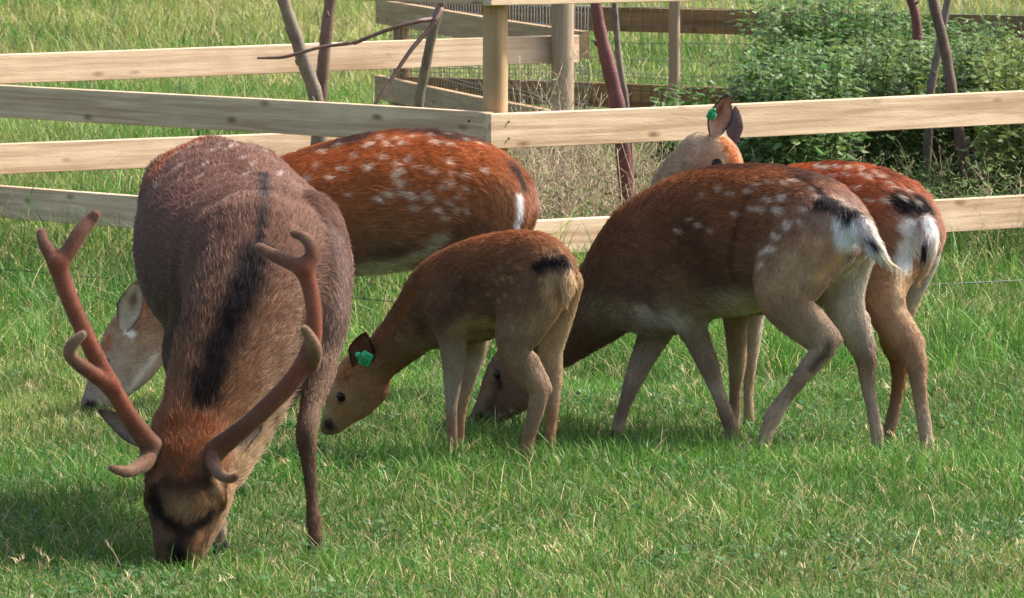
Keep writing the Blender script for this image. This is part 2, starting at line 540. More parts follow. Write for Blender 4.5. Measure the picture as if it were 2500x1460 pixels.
MAT_RAIL = wood_material('sawn_softwood', (0.44, 0.285, 0.175), (0.70, 0.515, 0.35), (0.17, 0.085, 0.045))
MAT_POST = wood_material('post_softwood', (0.35, 0.22, 0.115), (0.50, 0.345, 0.195), (0.17, 0.08, 0.035))
MAT_OLD = wood_material('weathered_post', (0.27, 0.19, 0.125), (0.42, 0.32, 0.225), (0.12, 0.09, 0.07))
MAT_BROWN = wood_material('brown_timber', (0.17, 0.095, 0.04), (0.30, 0.185, 0.085), (0.08, 0.04, 0.02))  # darker brown wood for the far rails and their posts

MAT_NAIL = plain_material('nail_steel', (0.10, 0.08, 0.07), 0.6, 0.4, 0.6)
def place(o, parent, M):
    o.parent = parent
    o.matrix_parent_inverse = Matrix.Translation(-Vector(parent.location))
    o.matrix_basis = M

def rail(parent, p0, p1, z0, z1, thick, inward, mat, label=None):
    """sawn board; p0,p1 = outer (front) line on plan, thickness grows along inward"""
    p0 = np.array(p0, float); p1 = np.array(p1, float)
    d = p1 - p0; L = np.linalg.norm(d); d /= L
    nrm = np.array(inward, float)
    bm = bmesh.new()
    ns = max(4, int(L / 0.25))
    hh = (z1 - z0)
    rings = []
    ph = random.uniform(0, 6)
    for i in range(ns + 1):
        x = L * i / ns
        dz = 0.004 * math.sin(x * 1.1 + ph); dy = 0.003 * math.sin(x * 1.7 + ph * 2)
        c = 0.003
        prof = [(0, c), (c, 0), (thick - c, 0), (thick, c), (thick, hh - c), (thick - c, hh), (c, hh), (0, hh - c)]
        rings.append([bm.verts.new((x - L / 2, y - thick / 2 + dy, z - hh / 2 + dz)) for y, z in prof])
    for i in range(ns):
        for k in range(8):
            bm.faces.new((rings[i][k], rings[i + 1][k], rings[i + 1][(k + 1) % 8], rings[i][(k + 1) % 8]))
    bm.faces.new(rings[0]); bm.faces.new(list(reversed(rings[-1])))
    bmesh.ops.recalc_face_normals(bm, faces=bm.faces)
    me = bpy.data.meshes.new('rail'); bm.to_mesh(me); bm.free()
    o = bpy.data.objects.new('rail', me); COL.objects.link(o); me.materials.append(mat)
    mid = (p0 + p1) / 2 + nrm * thick / 2
    X = Vector((d[0], d[1], 0)); Yv = Vector((nrm[0], nrm[1], 0)); Z = Vector((0, 0, 1))
    M = Matrix((X, Yv, Z)).transposed().to_4x4(); M.translation = (mid[0], mid[1], (z0 + z1) / 2)
    place(o, parent, M)
    if label: o['label'] = label
    for xn in (-L / 2 + 0.09, L / 2 - 0.09):
        for zn in (-hh * 0.24, hh * 0.24):
            b2 = bmesh.new(); bmesh.ops.create_cone(b2, cap_ends=True, segments=10, radius1=0.0055, radius2=0.0048, depth=0.003)
            m2 = bpy.data.meshes.new('nail'); b2.to_mesh(m2); b2.free(); m2.materials.append(MAT_NAIL)
            nl = bpy.data.objects.new('nail', m2); COL.objects.link(nl); nl.parent = o
            nl.matrix_basis = Matrix.Translation((xn, -thick / 2 - 0.0015, zn)) @ Matrix.Rotation(math.pi / 2, 4, 'X')
    return o

def post(parent, x, y, r, top, mat, split=False, label=None, square=False):
    bm = bmesh.new()
    sides = 20
    zs = [-0.25, 0.0, 0.3, 0.6, 0.9, 1.2, top - 0.015, top]
    rr = [r, r, r * 1.0, r * 0.99, r * 0.985, r * 0.98, r * 0.97, r * 0.88]
    rings = []
    for z, q in zip(zs, rr):
        ring = []
        for k in range(sides):
            an = 2 * math.pi * k / sides
            q2 = q * (1 + 0.015 * math.sin(3 * an + z * 2))
            if split and k == 14: q2 *= 0.80          # drying check facing the camera
            # grain axis is local x, so the post is modelled lying and then stood up
            ring.append(bm.verts.new((z, q2 * math.cos(an), q2 * math.sin(an))))
        rings.append(ring)
    for i in range(len(zs) - 1):
        for k in range(sides):
            f = bm.faces.new((rings[i][k], rings[i][(k + 1) % sides], rings[i + 1][(k + 1) % sides], rings[i + 1][k]))
            f.smooth = True
    bm.faces.new(rings[0]); bm.faces.new(list(reversed(rings[-1])))
    bmesh.ops.recalc_face_normals(bm, faces=bm.faces)
    me = bpy.data.meshes.new('post'); bm.to_mesh(me); bm.free()
    o = bpy.data.objects.new('post', me); COL.objects.link(o); me.materials.append(mat)
    # local x -> world z, local y -> world x, local z -> world y
    M = Matrix(((0, 1, 0, x), (0, 0, 1, y), (1, 0, 0, 0), (0, 0, 0, 1)))
    place(o, parent, M)
    if label: o['label'] = label
    return o

A0 = np.array([-0.083, 26.5])
DR = np.array([math.cos(math.radians(40)), math.sin(math.radians(40))])
DL = np.array([-DR[1], DR[0]])
TH = 0.055
near_fence = empty('paddock_fence', (A0[0], A0[1], 0))
tag(near_fence, 'pale sawn timber post and rail paddock fence with its corner pointing at the deer', 'fence')
RZ = [(0.182, 0.324), (0.632, 0.775), (1.214, 1.357)]
for z0, z1 in RZ:
    rail(near_fence, A0, A0 + DR * 5.0, z0, z1, TH, DL, MAT_RAIL)
    rail(near_fence, A0 + DL * (TH + 0.004) + DR * 0.003, A0 + DL * 5.25 + DR * 0.003, z0, z1, TH, DR, MAT_RAIL)
pc = A0 + (DL + DR) * (TH + 0.058)
post(near_fence, pc[0], pc[1], 0.052, 1.5, MAT_POST, True)
for q in (3.75, 4.93):
    pp = A0 + DR * q + DL * (TH + 0.056); post(near_fence, pp[0], pp[1], 0.052, 1.45, MAT_POST)
pp = A0 + DL * 5.15 + DR * (TH + 0.06); post(near_fence, pp[0], pp[1], 0.052, 1.45, MAT_POST)
# back side of the same paddock: rails on the far side of the posts
K0 = np.array([0.262, 33.85])
for z0, z1 in [(0.225, 0.372), (0.672, 0.815), (1.24, 1.385)]:
    rail(near_fence, K0 - DR * 5.0 + DL * 0.062, K0 + DR * 0.17 + DL * 0.062, z0, z1, TH, DL, MAT_RAIL)
post(near_fence, K0[0], K0[1], 0.060, 1.32, MAT_OLD, label='round weathered grey brown post at the far corner')

# far fence: brown rails with welded wire mesh
C2 = np.array([-0.81, 39.5]); K2 = np.array([0.36, 34.35]); E2 = np.array([4.3, 35.6])
mesh_fence = empty('mesh_fence', (C2[0], C2[1], 0))
tag(mesh_fence, 'brown timber rail fence with square wire mesh behind the paddock', 'fence')
def unit(v): return v / np.linalg.norm(v)
dS = unit(K2 - C2); nS = np.array([-dS[1], dS[0]])
if nS[0] < 0: nS = -nS
dF = unit(E2 - C2); nF = np.array([-dF[1], dF[0]])
if nF[1] < 0: nF = -nF
for z0, z1 in [(0.225, 0.368), (0.682, 0.825), (1.25, 1.39)]:
    rail(mesh_fence, C2 - dS * 0.1, K2, z0, z1, 0.05, nS, MAT_POST)
    rail(mesh_fence, C2 + dF * 0.10, E2, z0, z1, 0.05, nF, MAT_BROWN)
p_ = C2 + dS * 0.12 + nS * 0.12; post(mesh_fence, p_[0], p_[1], 0.052, 1.45, MAT_BROWN)
post(mesh_fence, (1646 - 1250) / F_PX * 37.75, 37.75, 0.033, 1.5, MAT_OLD, label='thin grey weathered post in front of the mesh')
p_ = C2 + dF * 4.9 + nF * 0.11; post(mesh_fence, p_[0], p_[1], 0.05, 1.45, MAT_BROWN)
MAT_WIRE = plain_material('galvanised_wire', (0.20, 0.22, 0.21), 0.45, 0.5, 0.6)
def wire_mesh(p0, p1, off, z1):
    A = Acc()
    p0 = p0 + off; p1 = p1 + off
    L = np.linalg.norm(p1 - p0); d = (p1 - p0) / L
    for i in range(int(L / 0.075) + 1):
        p = p0 + d * (i * 0.075)
        j = random.uniform(-0.004, 0.004)
        A.tube([(p[0], p[1], 0.0), (p[0] + j, p[1] + j, z1 / 2), (p[0], p[1], z1)], 0.0019, 4)
    zs = [0.05, 0.1, 0.15, 0.2, 0.26, 0.33, 0.41, 0.435, 0.52, 0.62, 0.72, 0.82, 0.92, 1.02, 1.1, 1.2]
    n = 24
    for z in zs:
        x = np.linspace(0, L, n)
        pts = np.stack([p0[0] + d[0] * x, p0[1] + d[1] * x, z + 0.008 * np.sin(x * 3.0 + z * 9)], -1)
        A.tube(pts, 0.002, 4)
    o = A.build('wire_mesh', MAT_WIRE, mesh_fence)
    o['kind'] = 'stuff'
    return o
wire_mesh(C2 + dS * 0.05, K2, nS * 0.056, 1.21)
wire_mesh(C2 + dF * 0.1, E2, -nF * 0.006, 1.21)

# low electric wire strand in front of the paddock, on little stakes
strand = empty('electric_wire', (0, 25.4, 0))
tag(strand, 'thin dark electric fence wire strung low above the grass', 'wire')
MAT_DWIRE = plain_material('dark_wire', (0.05, 0.06, 0.06), 0.4, 0.5, 0.5)
A = Acc()
wp = [P(-300, 640, 27.9), P(50, 661, 27.3), P(300, 683, 26.95), P(700, 712, 26.3), P(1190, 748, 25.5), P(1800, 716, 26.2), P(2220, 697, 26.55), P(2500, 684, 26.85), P(2800, 668, 27.2)]
A.tube(catmull(np.array(wp), 6), 0.0025, 5)
A.build('wire', MAT_DWIRE, strand)
MAT_STAKE = plain_material('black_stake', (0.03, 0.03, 0.03), 0.6, 0.3)
for p_ in (wp[0], wp[4], wp[8]):
    A = Acc(); A.tube([(p_[0], p_[1] + 0.006, -0.1), (p_[0], p_[1] + 0.006, p_[2] + 0.03)], 0.005, 6)
    A.build('stake', MAT_STAKE, strand)

# ------------------------------------------------------------------ young trees in the paddock
def bark_material(name, c0, c1, scale=30, gloss=0.5):
    m = bpy.data.materials.new(name); m.use_nodes = True
    t = m.node_tree; N, Lk = t.nodes, t.links; pr = N['Principled BSDF']
    tc = N.new('ShaderNodeTexCoord')
    mp = N.new('ShaderNodeMapping'); mp.inputs['Scale'].default_value = (1, 1, 0.45)
    Lk.new(tc.outputs['Object'], mp.inputs[0])
    n = N.new('ShaderNodeTexNoise'); n.inputs['Scale'].default_value = scale; n.inputs['Detail'].default_value = 6
    Lk.new(mp.outputs[0], n.inputs['Vector'])
    n2 = N.new('ShaderNodeTexNoise'); n2.inputs['Scale'].default_value = 5; n2.inputs['Detail'].default_value = 3
    Lk.new(tc.outputs['Object'], n2.inputs['Vector'])
    ad = N.new('ShaderNodeMath'); ad.operation = 'ADD'; Lk.new(n.outputs[0], ad.inputs[0]); Lk.new(n2.outputs[0], ad.inputs[1])
    hf = N.new('ShaderNodeMath'); hf.operation = 'MULTIPLY'; hf.inputs[1].default_value = 0.5; Lk.new(ad.outputs[0], hf.inputs[0])
    cr = N.new('ShaderNodeValToRGB')
    cr.color_ramp.elements[0].position = 0.35; cr.color_ramp.elements[0].color = (*c0, 1)
    cr.color_ramp.elements[1].position = 0.65; cr.color_ramp.elements[1].color = (*c1, 1)
    Lk.new(hf.outputs[0], cr.inputs[0]); Lk.new(cr.outputs[0], pr.inputs['Base Color'])
    # lenticels: thin pale rings
    mp2 = N.new('ShaderNodeMapping'); mp2.inputs['Scale'].default_value = (14, 14, 90); Lk.new(tc.outputs['Object'], mp2.inputs[0])
    n3 = N.new('ShaderNodeTexNoise'); n3.inputs['Scale'].default_value = 1.0; Lk.new(mp2.outputs[0], n3.inputs['Vector'])
    bp = N.new('ShaderNodeBump'); bp.inputs['Strength'].default_value = 0.5; bp.inputs['Distance'].default_value = 0.003
    Lk.new(n3.outputs[0], bp.inputs['Height']); Lk.new(bp.outputs[0], pr.inputs['Normal'])
    pr.inputs['Roughness'].default_value = gloss
    return m

BARK_RED = bark_material('red_bark', (0.075, 0.016, 0.016), (0.15, 0.042, 0.038), 26, 0.42)
BARK_BROWN = bark_material('brown_bark', (0.075, 0.040, 0.028), (0.19, 0.115, 0.085), 40, 0.6)
BARK_GREY = bark_material('grey_bark', (0.085, 0.062, 0.046), (0.22, 0.175, 0.13), 50, 0.7)
BARK_GREEN = bark_material('green_brown_bark', (0.085, 0.065, 0.045), (0.17, 0.155, 0.09), 40, 0.6)

def stem(name, px, Y, r_px, parent, mat, sub=5, knots=4):
    pts = [P(u, v, Y if np.isscalar(Y) else Y[i]) for i, (u, v) in enumerate(px)]
    if np.isscalar(Y): Y = [Y] * len(px)
    C = catmull(np.array(pts), sub)
    R = np.interp(np.linspace(0, 1, len(C)), np.linspace(0, 1, len(px)), np.asarray(r_px, float) * np.array(Y) / F_PX)
    s = np.arange(len(C))
    R = R * (1 + 0.05 * np.sin(s * 2.3 + len(px)) + 0.03 * np.sin(s * 5.1))
    A = Acc(); A.tube(C, R, 12)
    # little bud scars and stubs
    for k in range(knots):
        i = random.randrange(2, len(C) - 2); an = random.uniform(0, 6.28)
        dv = np.array([math.cos(an), math.sin(an), 0.5]) * R[i]
        A.tube([C[i], C[i] + dv * 1.25, C[i] + dv * 1.5 + np.array([0, 0, R[i] * 0.4])], [R[i] * 0.5, R[i] * 0.28, R[i] * 0.12], 6)
    o = A.build(name, mat, parent)
    return o

def ground_px(Y): return F_PX * H_CAM / Y - 500

def young_tree(px, Y, r, mat, label, group=None, name='young_tree'):
    g = ground_px(Y)
    u0 = px[0][0]
    root = empty(name, tuple(P(u0, g, Y)[:2]) + (0,))
    tag(root, label, 'tree', group)
    stem('trunk', px, Y, r, root, mat)
    return root

gy30 = ground_px(30.2)
t1 = young_tree([(776, gy30 + 12), (775, 480), (776, 350), (783, 240), (789, 160), (797, 80), (808, -20), (815, -160), (818, -330)], 30.2, [19, 18, 17, 16, 15, 15, 14, 12, 9], BARK_BROWN, 'young tree whose smooth upright brown stem rises behind the shaded left rail')
t2 = young_tree([(786, ground_px(30.0) + 12), (784, 480), (782, 350), (770, 235), (742, 150), (715, 70), (690, -10), (668, -130), (655, -300)], 30.0, [20, 19, 18, 18, 17, 16, 15, 12, 8], BARK_GREY, 'young tree with a grey leaning trunk forming a V with the upright brown stem')
t3 = young_tree([(1012, ground_px(29.6) + 10), (1016, 420), (1022, 262), (1038, 170), (1058, 70), (1086, -20), (1110, -130), (1120, -250)], 29.6, [12, 12, 12, 12, 12, 11, 9, 6], BARK_GREEN, 'thin greenish young tree leaning right with two bare drooping twigs')
stem('branch', [(1082, 2), (1062, 42), (1020, 52), (940, 75), (870, 103), (852, 106), (780, 116), (700, 138), (660, 141), (628, 142)], [29.5] * 2 + [29.4] * 8, [7, 6.5, 5.5, 5, 5, 4.6, 4.2, 4, 3.6, 2.6], t3, BARK_BROWN)
stem('branch', [(1078, 20), (1055, 62), (1005, 120), (958, 190), (918, 252), (895, 300)], [29.5, 29.45, 29.4, 29.35, 29.3, 29.3], [6.5, 6, 5.5, 5, 4.6, 3.6], t3, BARK_BROWN)
t4 = young_tree([(1538, ground_px(29.3) + 10), (1532, 560), (1530, 480), (1522, 380), (1510, 270), (1485, 160), (1462, 60), (1452, -20), (1440, -150), (1434, -300)], 29.3, [21, 20, 20, 19, 19, 18, 15, 14, 11, 8], BARK_RED, 'young tree with a glossy dark red trunk standing behind the sunlit middle rail')
t5 = young_tree([(1552, ground_px(29.5) + 10), (1549, 560), (1547, 480), (1540, 380), (1528, 250), (1512, 150), (1504, 60), (1499, -20), (1494, -150), (1490, -280)], 29.5, [9, 9, 9, 9, 8, 8, 7.5, 7, 6, 4], BARK_GREY, 'slender grey sapling growing close behind the dark red trunk')
t6 = young_tree([(2382, ground_px(31.5) + 10), (2368, 460), (2350, 370), (2325, 230), (2305, 110), (2280, 10), (2262, -100), (2250, -250)], 31.5, [16, 15, 14, 14, 13, 13, 11, 8], BARK_BROWN, 'young tree with a reddish brown trunk leaning left among the nettles')
t7 = young_tree([(2262, ground_px(31.8) + 10), (2262, 430), (2266, 330), (2272, 220), (2290, 130), (2312, 10), (2328, -100), (2340, -230)], 31.8, [11, 11, 11, 11, 10, 9, 8, 5], BARK_GREY, 'dark grey young tree crossing behind the reddish brown leaning trunk')
t8 = young_tree([(2262, ground_px(34.0) + 10), (2252, 300), (2238, 60), (2222, -10), (2206, -120), (2196, -240)], 34.0, [14, 13, 12, 11, 9, 6], BARK_RED, 'young dark red trunk rising out of the thick of the nettles')

# ------------------------------------------------------------------ nettles and weeds
MAT_LEAF = attr_material('nettle_leaf', rough=0.5, spec=0.3, transl=0.35)
LEAF_V = np.array([[0, 0, 0], [-0.5, 0.28, 0.06], [-0.36, 0.65, 0.05], [0, 1.0, -0.12], [0.36, 0.65, 0.05], [0.5, 0.28, 0.06], [0, 0.32, -0.03], [0, 0.68, -0.05]])
LEAF_T = np.array([[0, 6, 1], [0, 5, 6], [1, 6, 7], [1, 7, 2], [5, 7, 6], [5, 4, 7], [2, 7, 3], [4, 3, 7]])

def leaves_geo(pos, az, pitch, length, width, col):
    n = len(pos)
    ca, sa, cp, sp = np.cos(az), np.sin(az), np.cos(pitch), np.sin(pitch)
    fwd = np.stack([ca * cp, sa * cp, sp], -1); side = np.stack([-sa, ca, np.zeros(n)], -1)
    up = np.cross(fwd, side) * -1
    roll = rng.normal(0, 0.35, n)[:, None]
    side, up = side * np.cos(roll) + up * np.sin(roll), up * np.cos(roll) - side * np.sin(roll)
    V = pos[:, None] + LEAF_V[None, :, 0, None] * (side * width[:, None])[:, None] + LEAF_V[None, :, 1, None] * (fwd * length[:, None])[:, None] + LEAF_V[None, :, 2, None] * (up * length[:, None])[:, None]
    T = (np.arange(n)[:, None, None] * 8 + LEAF_T[None]).reshape(-1, 3)
    C = np.repeat(col, 8, axis=0)
    return V.reshape(-1, 3), T, C

def nettle_parts(bx, by, h, fol, stm, green, spread=1.0):
    lean = rng.normal(0, 0.10, 2) * h
    n = 7
    t = np.linspace(0, 1, n)
    C = np.stack([bx + lean[0] * t ** 1.6, by + lean[1] * t ** 1.6, h * t], -1)
    C[:, 2] += float(gz(bx, by))
    stm.tube(C, np.linspace(0.0045, 0.0018, n), 5, np.array([0.10, 0.12, 0.045]))
    k = int(h / 0.042)
    tt = np.linspace(0.12, 1.0, k)
    pos = np.stack([np.interp(tt, t, C[:, i]) for i in range(3)], -1)
    az0 = rng.uniform(0, 6.28)
    prof = np.sin(np.clip(tt, 0, 1) * np.pi * 0.92 + 0.12) ** 0.6 * 0.7 + 0.3 * (1 - tt)
    for s in range(4):
        az = az0 + (np.arange(k) % 2) * (np.pi / 2) + s * (np.pi if s < 2 else 1) + rng.normal(0, 0.35, k)
        keep = np.ones(k, bool) if s < 2 else rng.random(k) < 0.75
        off = np.zeros((k, 3))
        if s >= 2:      # leaves on short side shoots
            d = rng.uniform(0.02, 0.09, k) * spread
            off = np.stack([np.cos(az) * d, np.sin(az) * d, rng.uniform(-0.02, 0.03, k)], -1)
        ln = rng.uniform(0.042, 0.075, k) * (0.45 + 0.75 * prof) * spread
        c = green * rng.uniform(0.62, 1.35, (k, 1)) * (1 + 0.25 * tt[:, None])
        c[:, 0] *= rng.uniform(0.8, 1.35, k)
        V, T, Cc = leaves_geo((pos + off)[keep], az[keep], rng.uniform(-0.75, 0.25, k)[keep], ln[keep], ln[keep] * rng.uniform(0.5, 0.7, k)[keep], c[keep])
        fol.add(V, None, T, Cc)

NET = np.array([0.078, 0.150, 0.038])
def nettle_clump(spots, label, group=None, spread=1.0, green=NET):
    cx = np.mean([s[0] for s in spots]); cy = np.mean([s[1] for s in spots])
    root = empty('nettle_clump', (cx, cy, 0))
    tag(root, label, 'nettles', group)
    fol, stm = Acc(), Acc()
    for (x, y, h) in spots:
        nettle_parts(x, y, h, fol, stm, green * rng.uniform(0.85, 1.15), spread)
    fol.build('foliage', MAT_LEAF, root, smooth=False)['kind'] = 'stuff'
    stm.build('stems', MAT_LEAF, root)['kind'] = 'stuff'
    return root

def clump_spots(n, u0, u1, Y0, Y1, vtop):
    """n stems whose tops follow the outline vtop(u)"""
    S = []
    for _ in range(n):
        Y = random.uniform(Y0, Y1); u = random.uniform(u0, u1)
        vt = vtop(u) + abs(random.gauss(0, 38)) + 5
        h = P(u, vt, Y)[2]
        if h < 0.25: h = random.uniform(0.25, 0.4)
        S.append(((u - 1250) / F_PX * Y, Y, min(h, 1.45)))
    return S
top1 = lambda u: np.interp(u, [1780, 1815, 1860, 1905, 1960, 2050], [300, 150, 110, 95, 80, 90])
nettle_clump(clump_spots(95, 1795, 2060, 30.6, 32.6, top1), 'dense pale green nettle clump at the left end of the thicket, beside the wire mesh')
top2 = lambda u: np.interp(u, [1880, 1930, 2050, 2150, 2250, 2350, 2460], [10, -30, -40, -10, 10, 20, 25])
nettle_clump(clump_spots(170, 1890, 2460, 34.4, 36.2, top2), 'tall dark nettles at the back standing against the brown mesh fence rail')
top3 = lambda u: np.interp(u, [2030, 2100, 2200, 2300, 2400, 2520], [90, 70, 75, 90, 75, 100])
nettle_clump(clump_spots(130, 2040, 2420, 32.4, 34.4, top3), 'broad nettle clump around the crossing brown tree trunks', green=NET * np.array([1.15, 1.0, 1.0]))
top4 = lambda u: np.interp(u, [2380, 2440, 2520, 2700], [120, 85, 60, 60])
nettle_clump(clump_spots(90, 2390, 2740, 30.8, 33.0, top4), 'yellower leafy nettle clump at the right end of the thicket', green=NET * np.array([1.5, 1.12, 1.0]))
nettle_clump(clump_spots(6, 1615, 1650, 34.0, 35.0, lambda u: 195), 'single small nettle sprouting at the foot of the thin grey post', spread=1.2)
nettle_clump(clump_spots(6, 1672, 1720, 34.0, 35.0, lambda u: 190), 'small nettle shoots between the grey post and the big thicket', spread=1.2)

def clover():
    X, Y = scatter(15.4, 23.2, 900, 0.5)
    xy = np.stack([X, Y], -1)
    keep = (vnoise(xy, 1.9, 71) * 0.6 + vnoise(xy, 5.0, 73) * 0.4) > 0.60
    X, Y = X[keep], Y[keep]; n = len(X)
    pos = np.stack([X, Y, gz(X, Y) + rng.uniform(0.012, 0.045, n)], -1)
    ln = rng.uniform(0.010, 0.024, n)
    V, T, Cc = leaves_geo(pos, rng.uniform(0, 6.28, n), rng.uniform(-0.3, 0.5, n), ln, ln * rng.uniform(0.7, 1.0, n), np.array([0.060, 0.150, 0.040]) * rng.uniform(0.6, 1.3, (n, 1)))
    A = Acc(); A.add(V, None, T, Cc)
    tag(A.build('clover', MAT_LEAF, None, smooth=False), 'dark green clover patches low in the grazed pasture', 'clover', kind='stuff')
clover()

# low leafy ground weeds under and before the thicket, and the tangle of dead weeds at the corner
def weeds(name, u0, u1, Y0, Y1, n_leaf, n_stem, hmax, label, dead):
    A = Acc()
    Y = rng.uniform(Y0, Y1, n_leaf); u = rng.uniform(u0, u1, n_leaf); X = (u - 1250) / F_PX * Y
    z = rng.random(n_leaf) ** 1.3 * hmax * (0.35 + 0.9 * vnoise(np.stack([X, Y], -1), 2.2, 31))
    ln = rng.uniform(0.015, 0.05, n_leaf)
    c = (NET * np.array([1.1, 1.0, 0.9])) * rng.uniform(0.6, 1.4, (n_leaf, 1))
    dd = rng.random(n_leaf) < dead
    c[dd] = np.array([0.27, 0.215, 0.15]) * rng.uniform(0.5, 1.4, (dd.sum(), 1))
    ln[dd] *= 0.55
    V, T, C = leaves_geo(np.stack([X, Y, z], -1), rng.uniform(0, 6.28, n_leaf), rng.uniform(-0.8, 0.8, n_leaf), ln, ln * rng.uniform(0.2, 0.6, n_leaf), c)
    A.add(V, None, T, C)
    for i in range(n_stem):
        Y_ = random.uniform(Y0, Y1); u_ = random.uniform(u0, u1); x = (u_ - 1250) / F_PX * Y_
        h = hmax * random.uniform(0.5, 1.25); la = random.uniform(0, 6.28); l = random.uniform(0.05, 0.55) * h
        pts = np.array([[x, Y_, 0], [x + math.cos(la) * l * 0.25, Y_ + math.sin(la) * l * 0.25, h * 0.5], [x + math.cos(la) * l, Y_ + math.sin(la) * l, h]])
        cc = (np.array([0.48, 0.37, 0.24]) if random.random() < dead + 0.15 else np.array([0.14, 0.17, 0.06])) * random.uniform(0.6, 1.2)
        Cv = catmull(pts, 4)
        A.tube(Cv, np.linspace(0.0024, 0.001, len(Cv)), 4, cc)
        for k in range(random.randint(2, 7)):
            j = random.randrange(3, len(Cv)); an = random.uniform(0, 6.28); q = random.uniform(0.02, 0.09)
            e = Cv[j] + np.array([math.cos(an) * q, math.sin(an) * q, q * random.uniform(0.3, 1.2)])
            A.tube([Cv[j], (Cv[j] + e) / 2 + np.array([0, 0, -0.004]), e], [0.001, 0.0009, 0.0012], 3, cc)
    o = A.build(name, MAT_DRY)
    tag(o, label, 'weeds', kind='stuff')
    return o
weeds('dead_weeds', 1225, 1600, 28.6, 31.8, 8000, 420, 0.45, 'brown tangle of dead weeds behind the middle rail next to the corner post', 0.82)
weeds('low_weeds', 1560, 2620, 28.4, 32.0, 14000, 260, 0.36, 'low green weeds and long stems under the nettles', 0.22)
weeds('dead_dock', 1265, 1450, 31.5, 33.5, 900, 70, 0.62, 'dead seed-headed dock stems around the round grey post', 0.9)
Xs = rng.uniform(0.6, 2.9, 1500); Ys = rng.uniform(28.4, 31.0, 1500)

# ------------------------------------------------------------------ deer: implicit-surface bodies
class Chain:
    """tapered limb through (u, v, Y, r[, rl]) - r across the limb, rl along the lateral axis L"""
    def __init__(s, name, pts, L, k=0.03, flow=1, fl=0.02, lift=0.25, q=None, t=None, lat=0.8, sub=5, skin=True):
        raw = []
        for p in pts:
            u, v, Y, r = p[:4]
            rl = p[4] if len(p) > 4 else r * lat
            dr = min(0.2 * fl * F_PX / Y, 0.25 * r) if skin else 0.0
            r, rl = r - dr, max(rl - dr, rl * 0.75)
            w = P(u, v, Y)
            raw.append([w[0], w[1], w[2], r * Y / F_PX, rl * Y / F_PX])
        R = catmull(np.array(raw), sub)
        s.c, s.rv, s.rl = R[:, :3], np.maximum(R[:, 3], 0.003), np.maximum(R[:, 4], 0.003)
        s.name, s.k, s.flow, s.fl, s.lift, s.q, s.t = name, k, flow, fl, lift, q, t
        s.L = np.array([L[0], L[1], L[2] if len(L) > 2 else 0.0]); s.L /= np.linalg.norm(s.L)
    def bounds(s, m):
        r = np.maximum(s.rv, s.rl)[:, None] + m
        return (s.c - r).min(0), (s.c + r).max(0)
    def dist(s, Pt, full=False):
        best = np.full(len(Pt), 1e9, dtype=Pt.dtype)
        if full:
            bt = np.zeros(len(Pt)); bq = np.zeros(len(Pt)); bT = np.zeros((len(Pt), 3)); bl = np.zeros(len(Pt))
        n = len(s.c) - 1
        Lv = s.L.astype(Pt.dtype)
        PL = Pt @ Lv
        for i in range(n):
            a = s.c[i].astype(Pt.dtype); ab = (s.c[i + 1] - s.c[i]).astype(Pt.dtype)
            l2 = float(ab @ ab) + 1e-12
            t = np.clip(((Pt - a) @ ab) / l2, 0, 1)
            D = Pt - a - t[:, None] * ab
            l = PL - float(a @ Lv) - t * float(ab @ Lv)
            r2 = np.maximum(np.einsum('ij,ij->i', D, D) - l * l, 0)
            ru = s.rl[i] + (s.rl[i + 1] - s.rl[i]) * t
            rw = s.rv[i] + (s.rv[i + 1] - s.rv[i]) * t
            la = (l / ru) ** 2; ra = r2 / rw ** 2
            k0 = np.maximum(np.sqrt(la + ra), 1e-3)
            k1 = np.maximum(np.sqrt(la / ru ** 2 + ra / rw ** 2), 1e-3 / np.maximum(ru, rw))
            d = k0 * (k0 - 1) / k1
            m = d < best
            best = np.where(m, d, best)
            if full:
                bt = np.where(m, (i + t) / n, bt); bq = np.where(m, D[:, 2] / rw, bq); bl = np.where(m, l / ru, bl)
                bT[m] = ab / math.sqrt(l2)
        if full: return best, bt, bq, bT, bl
        return best

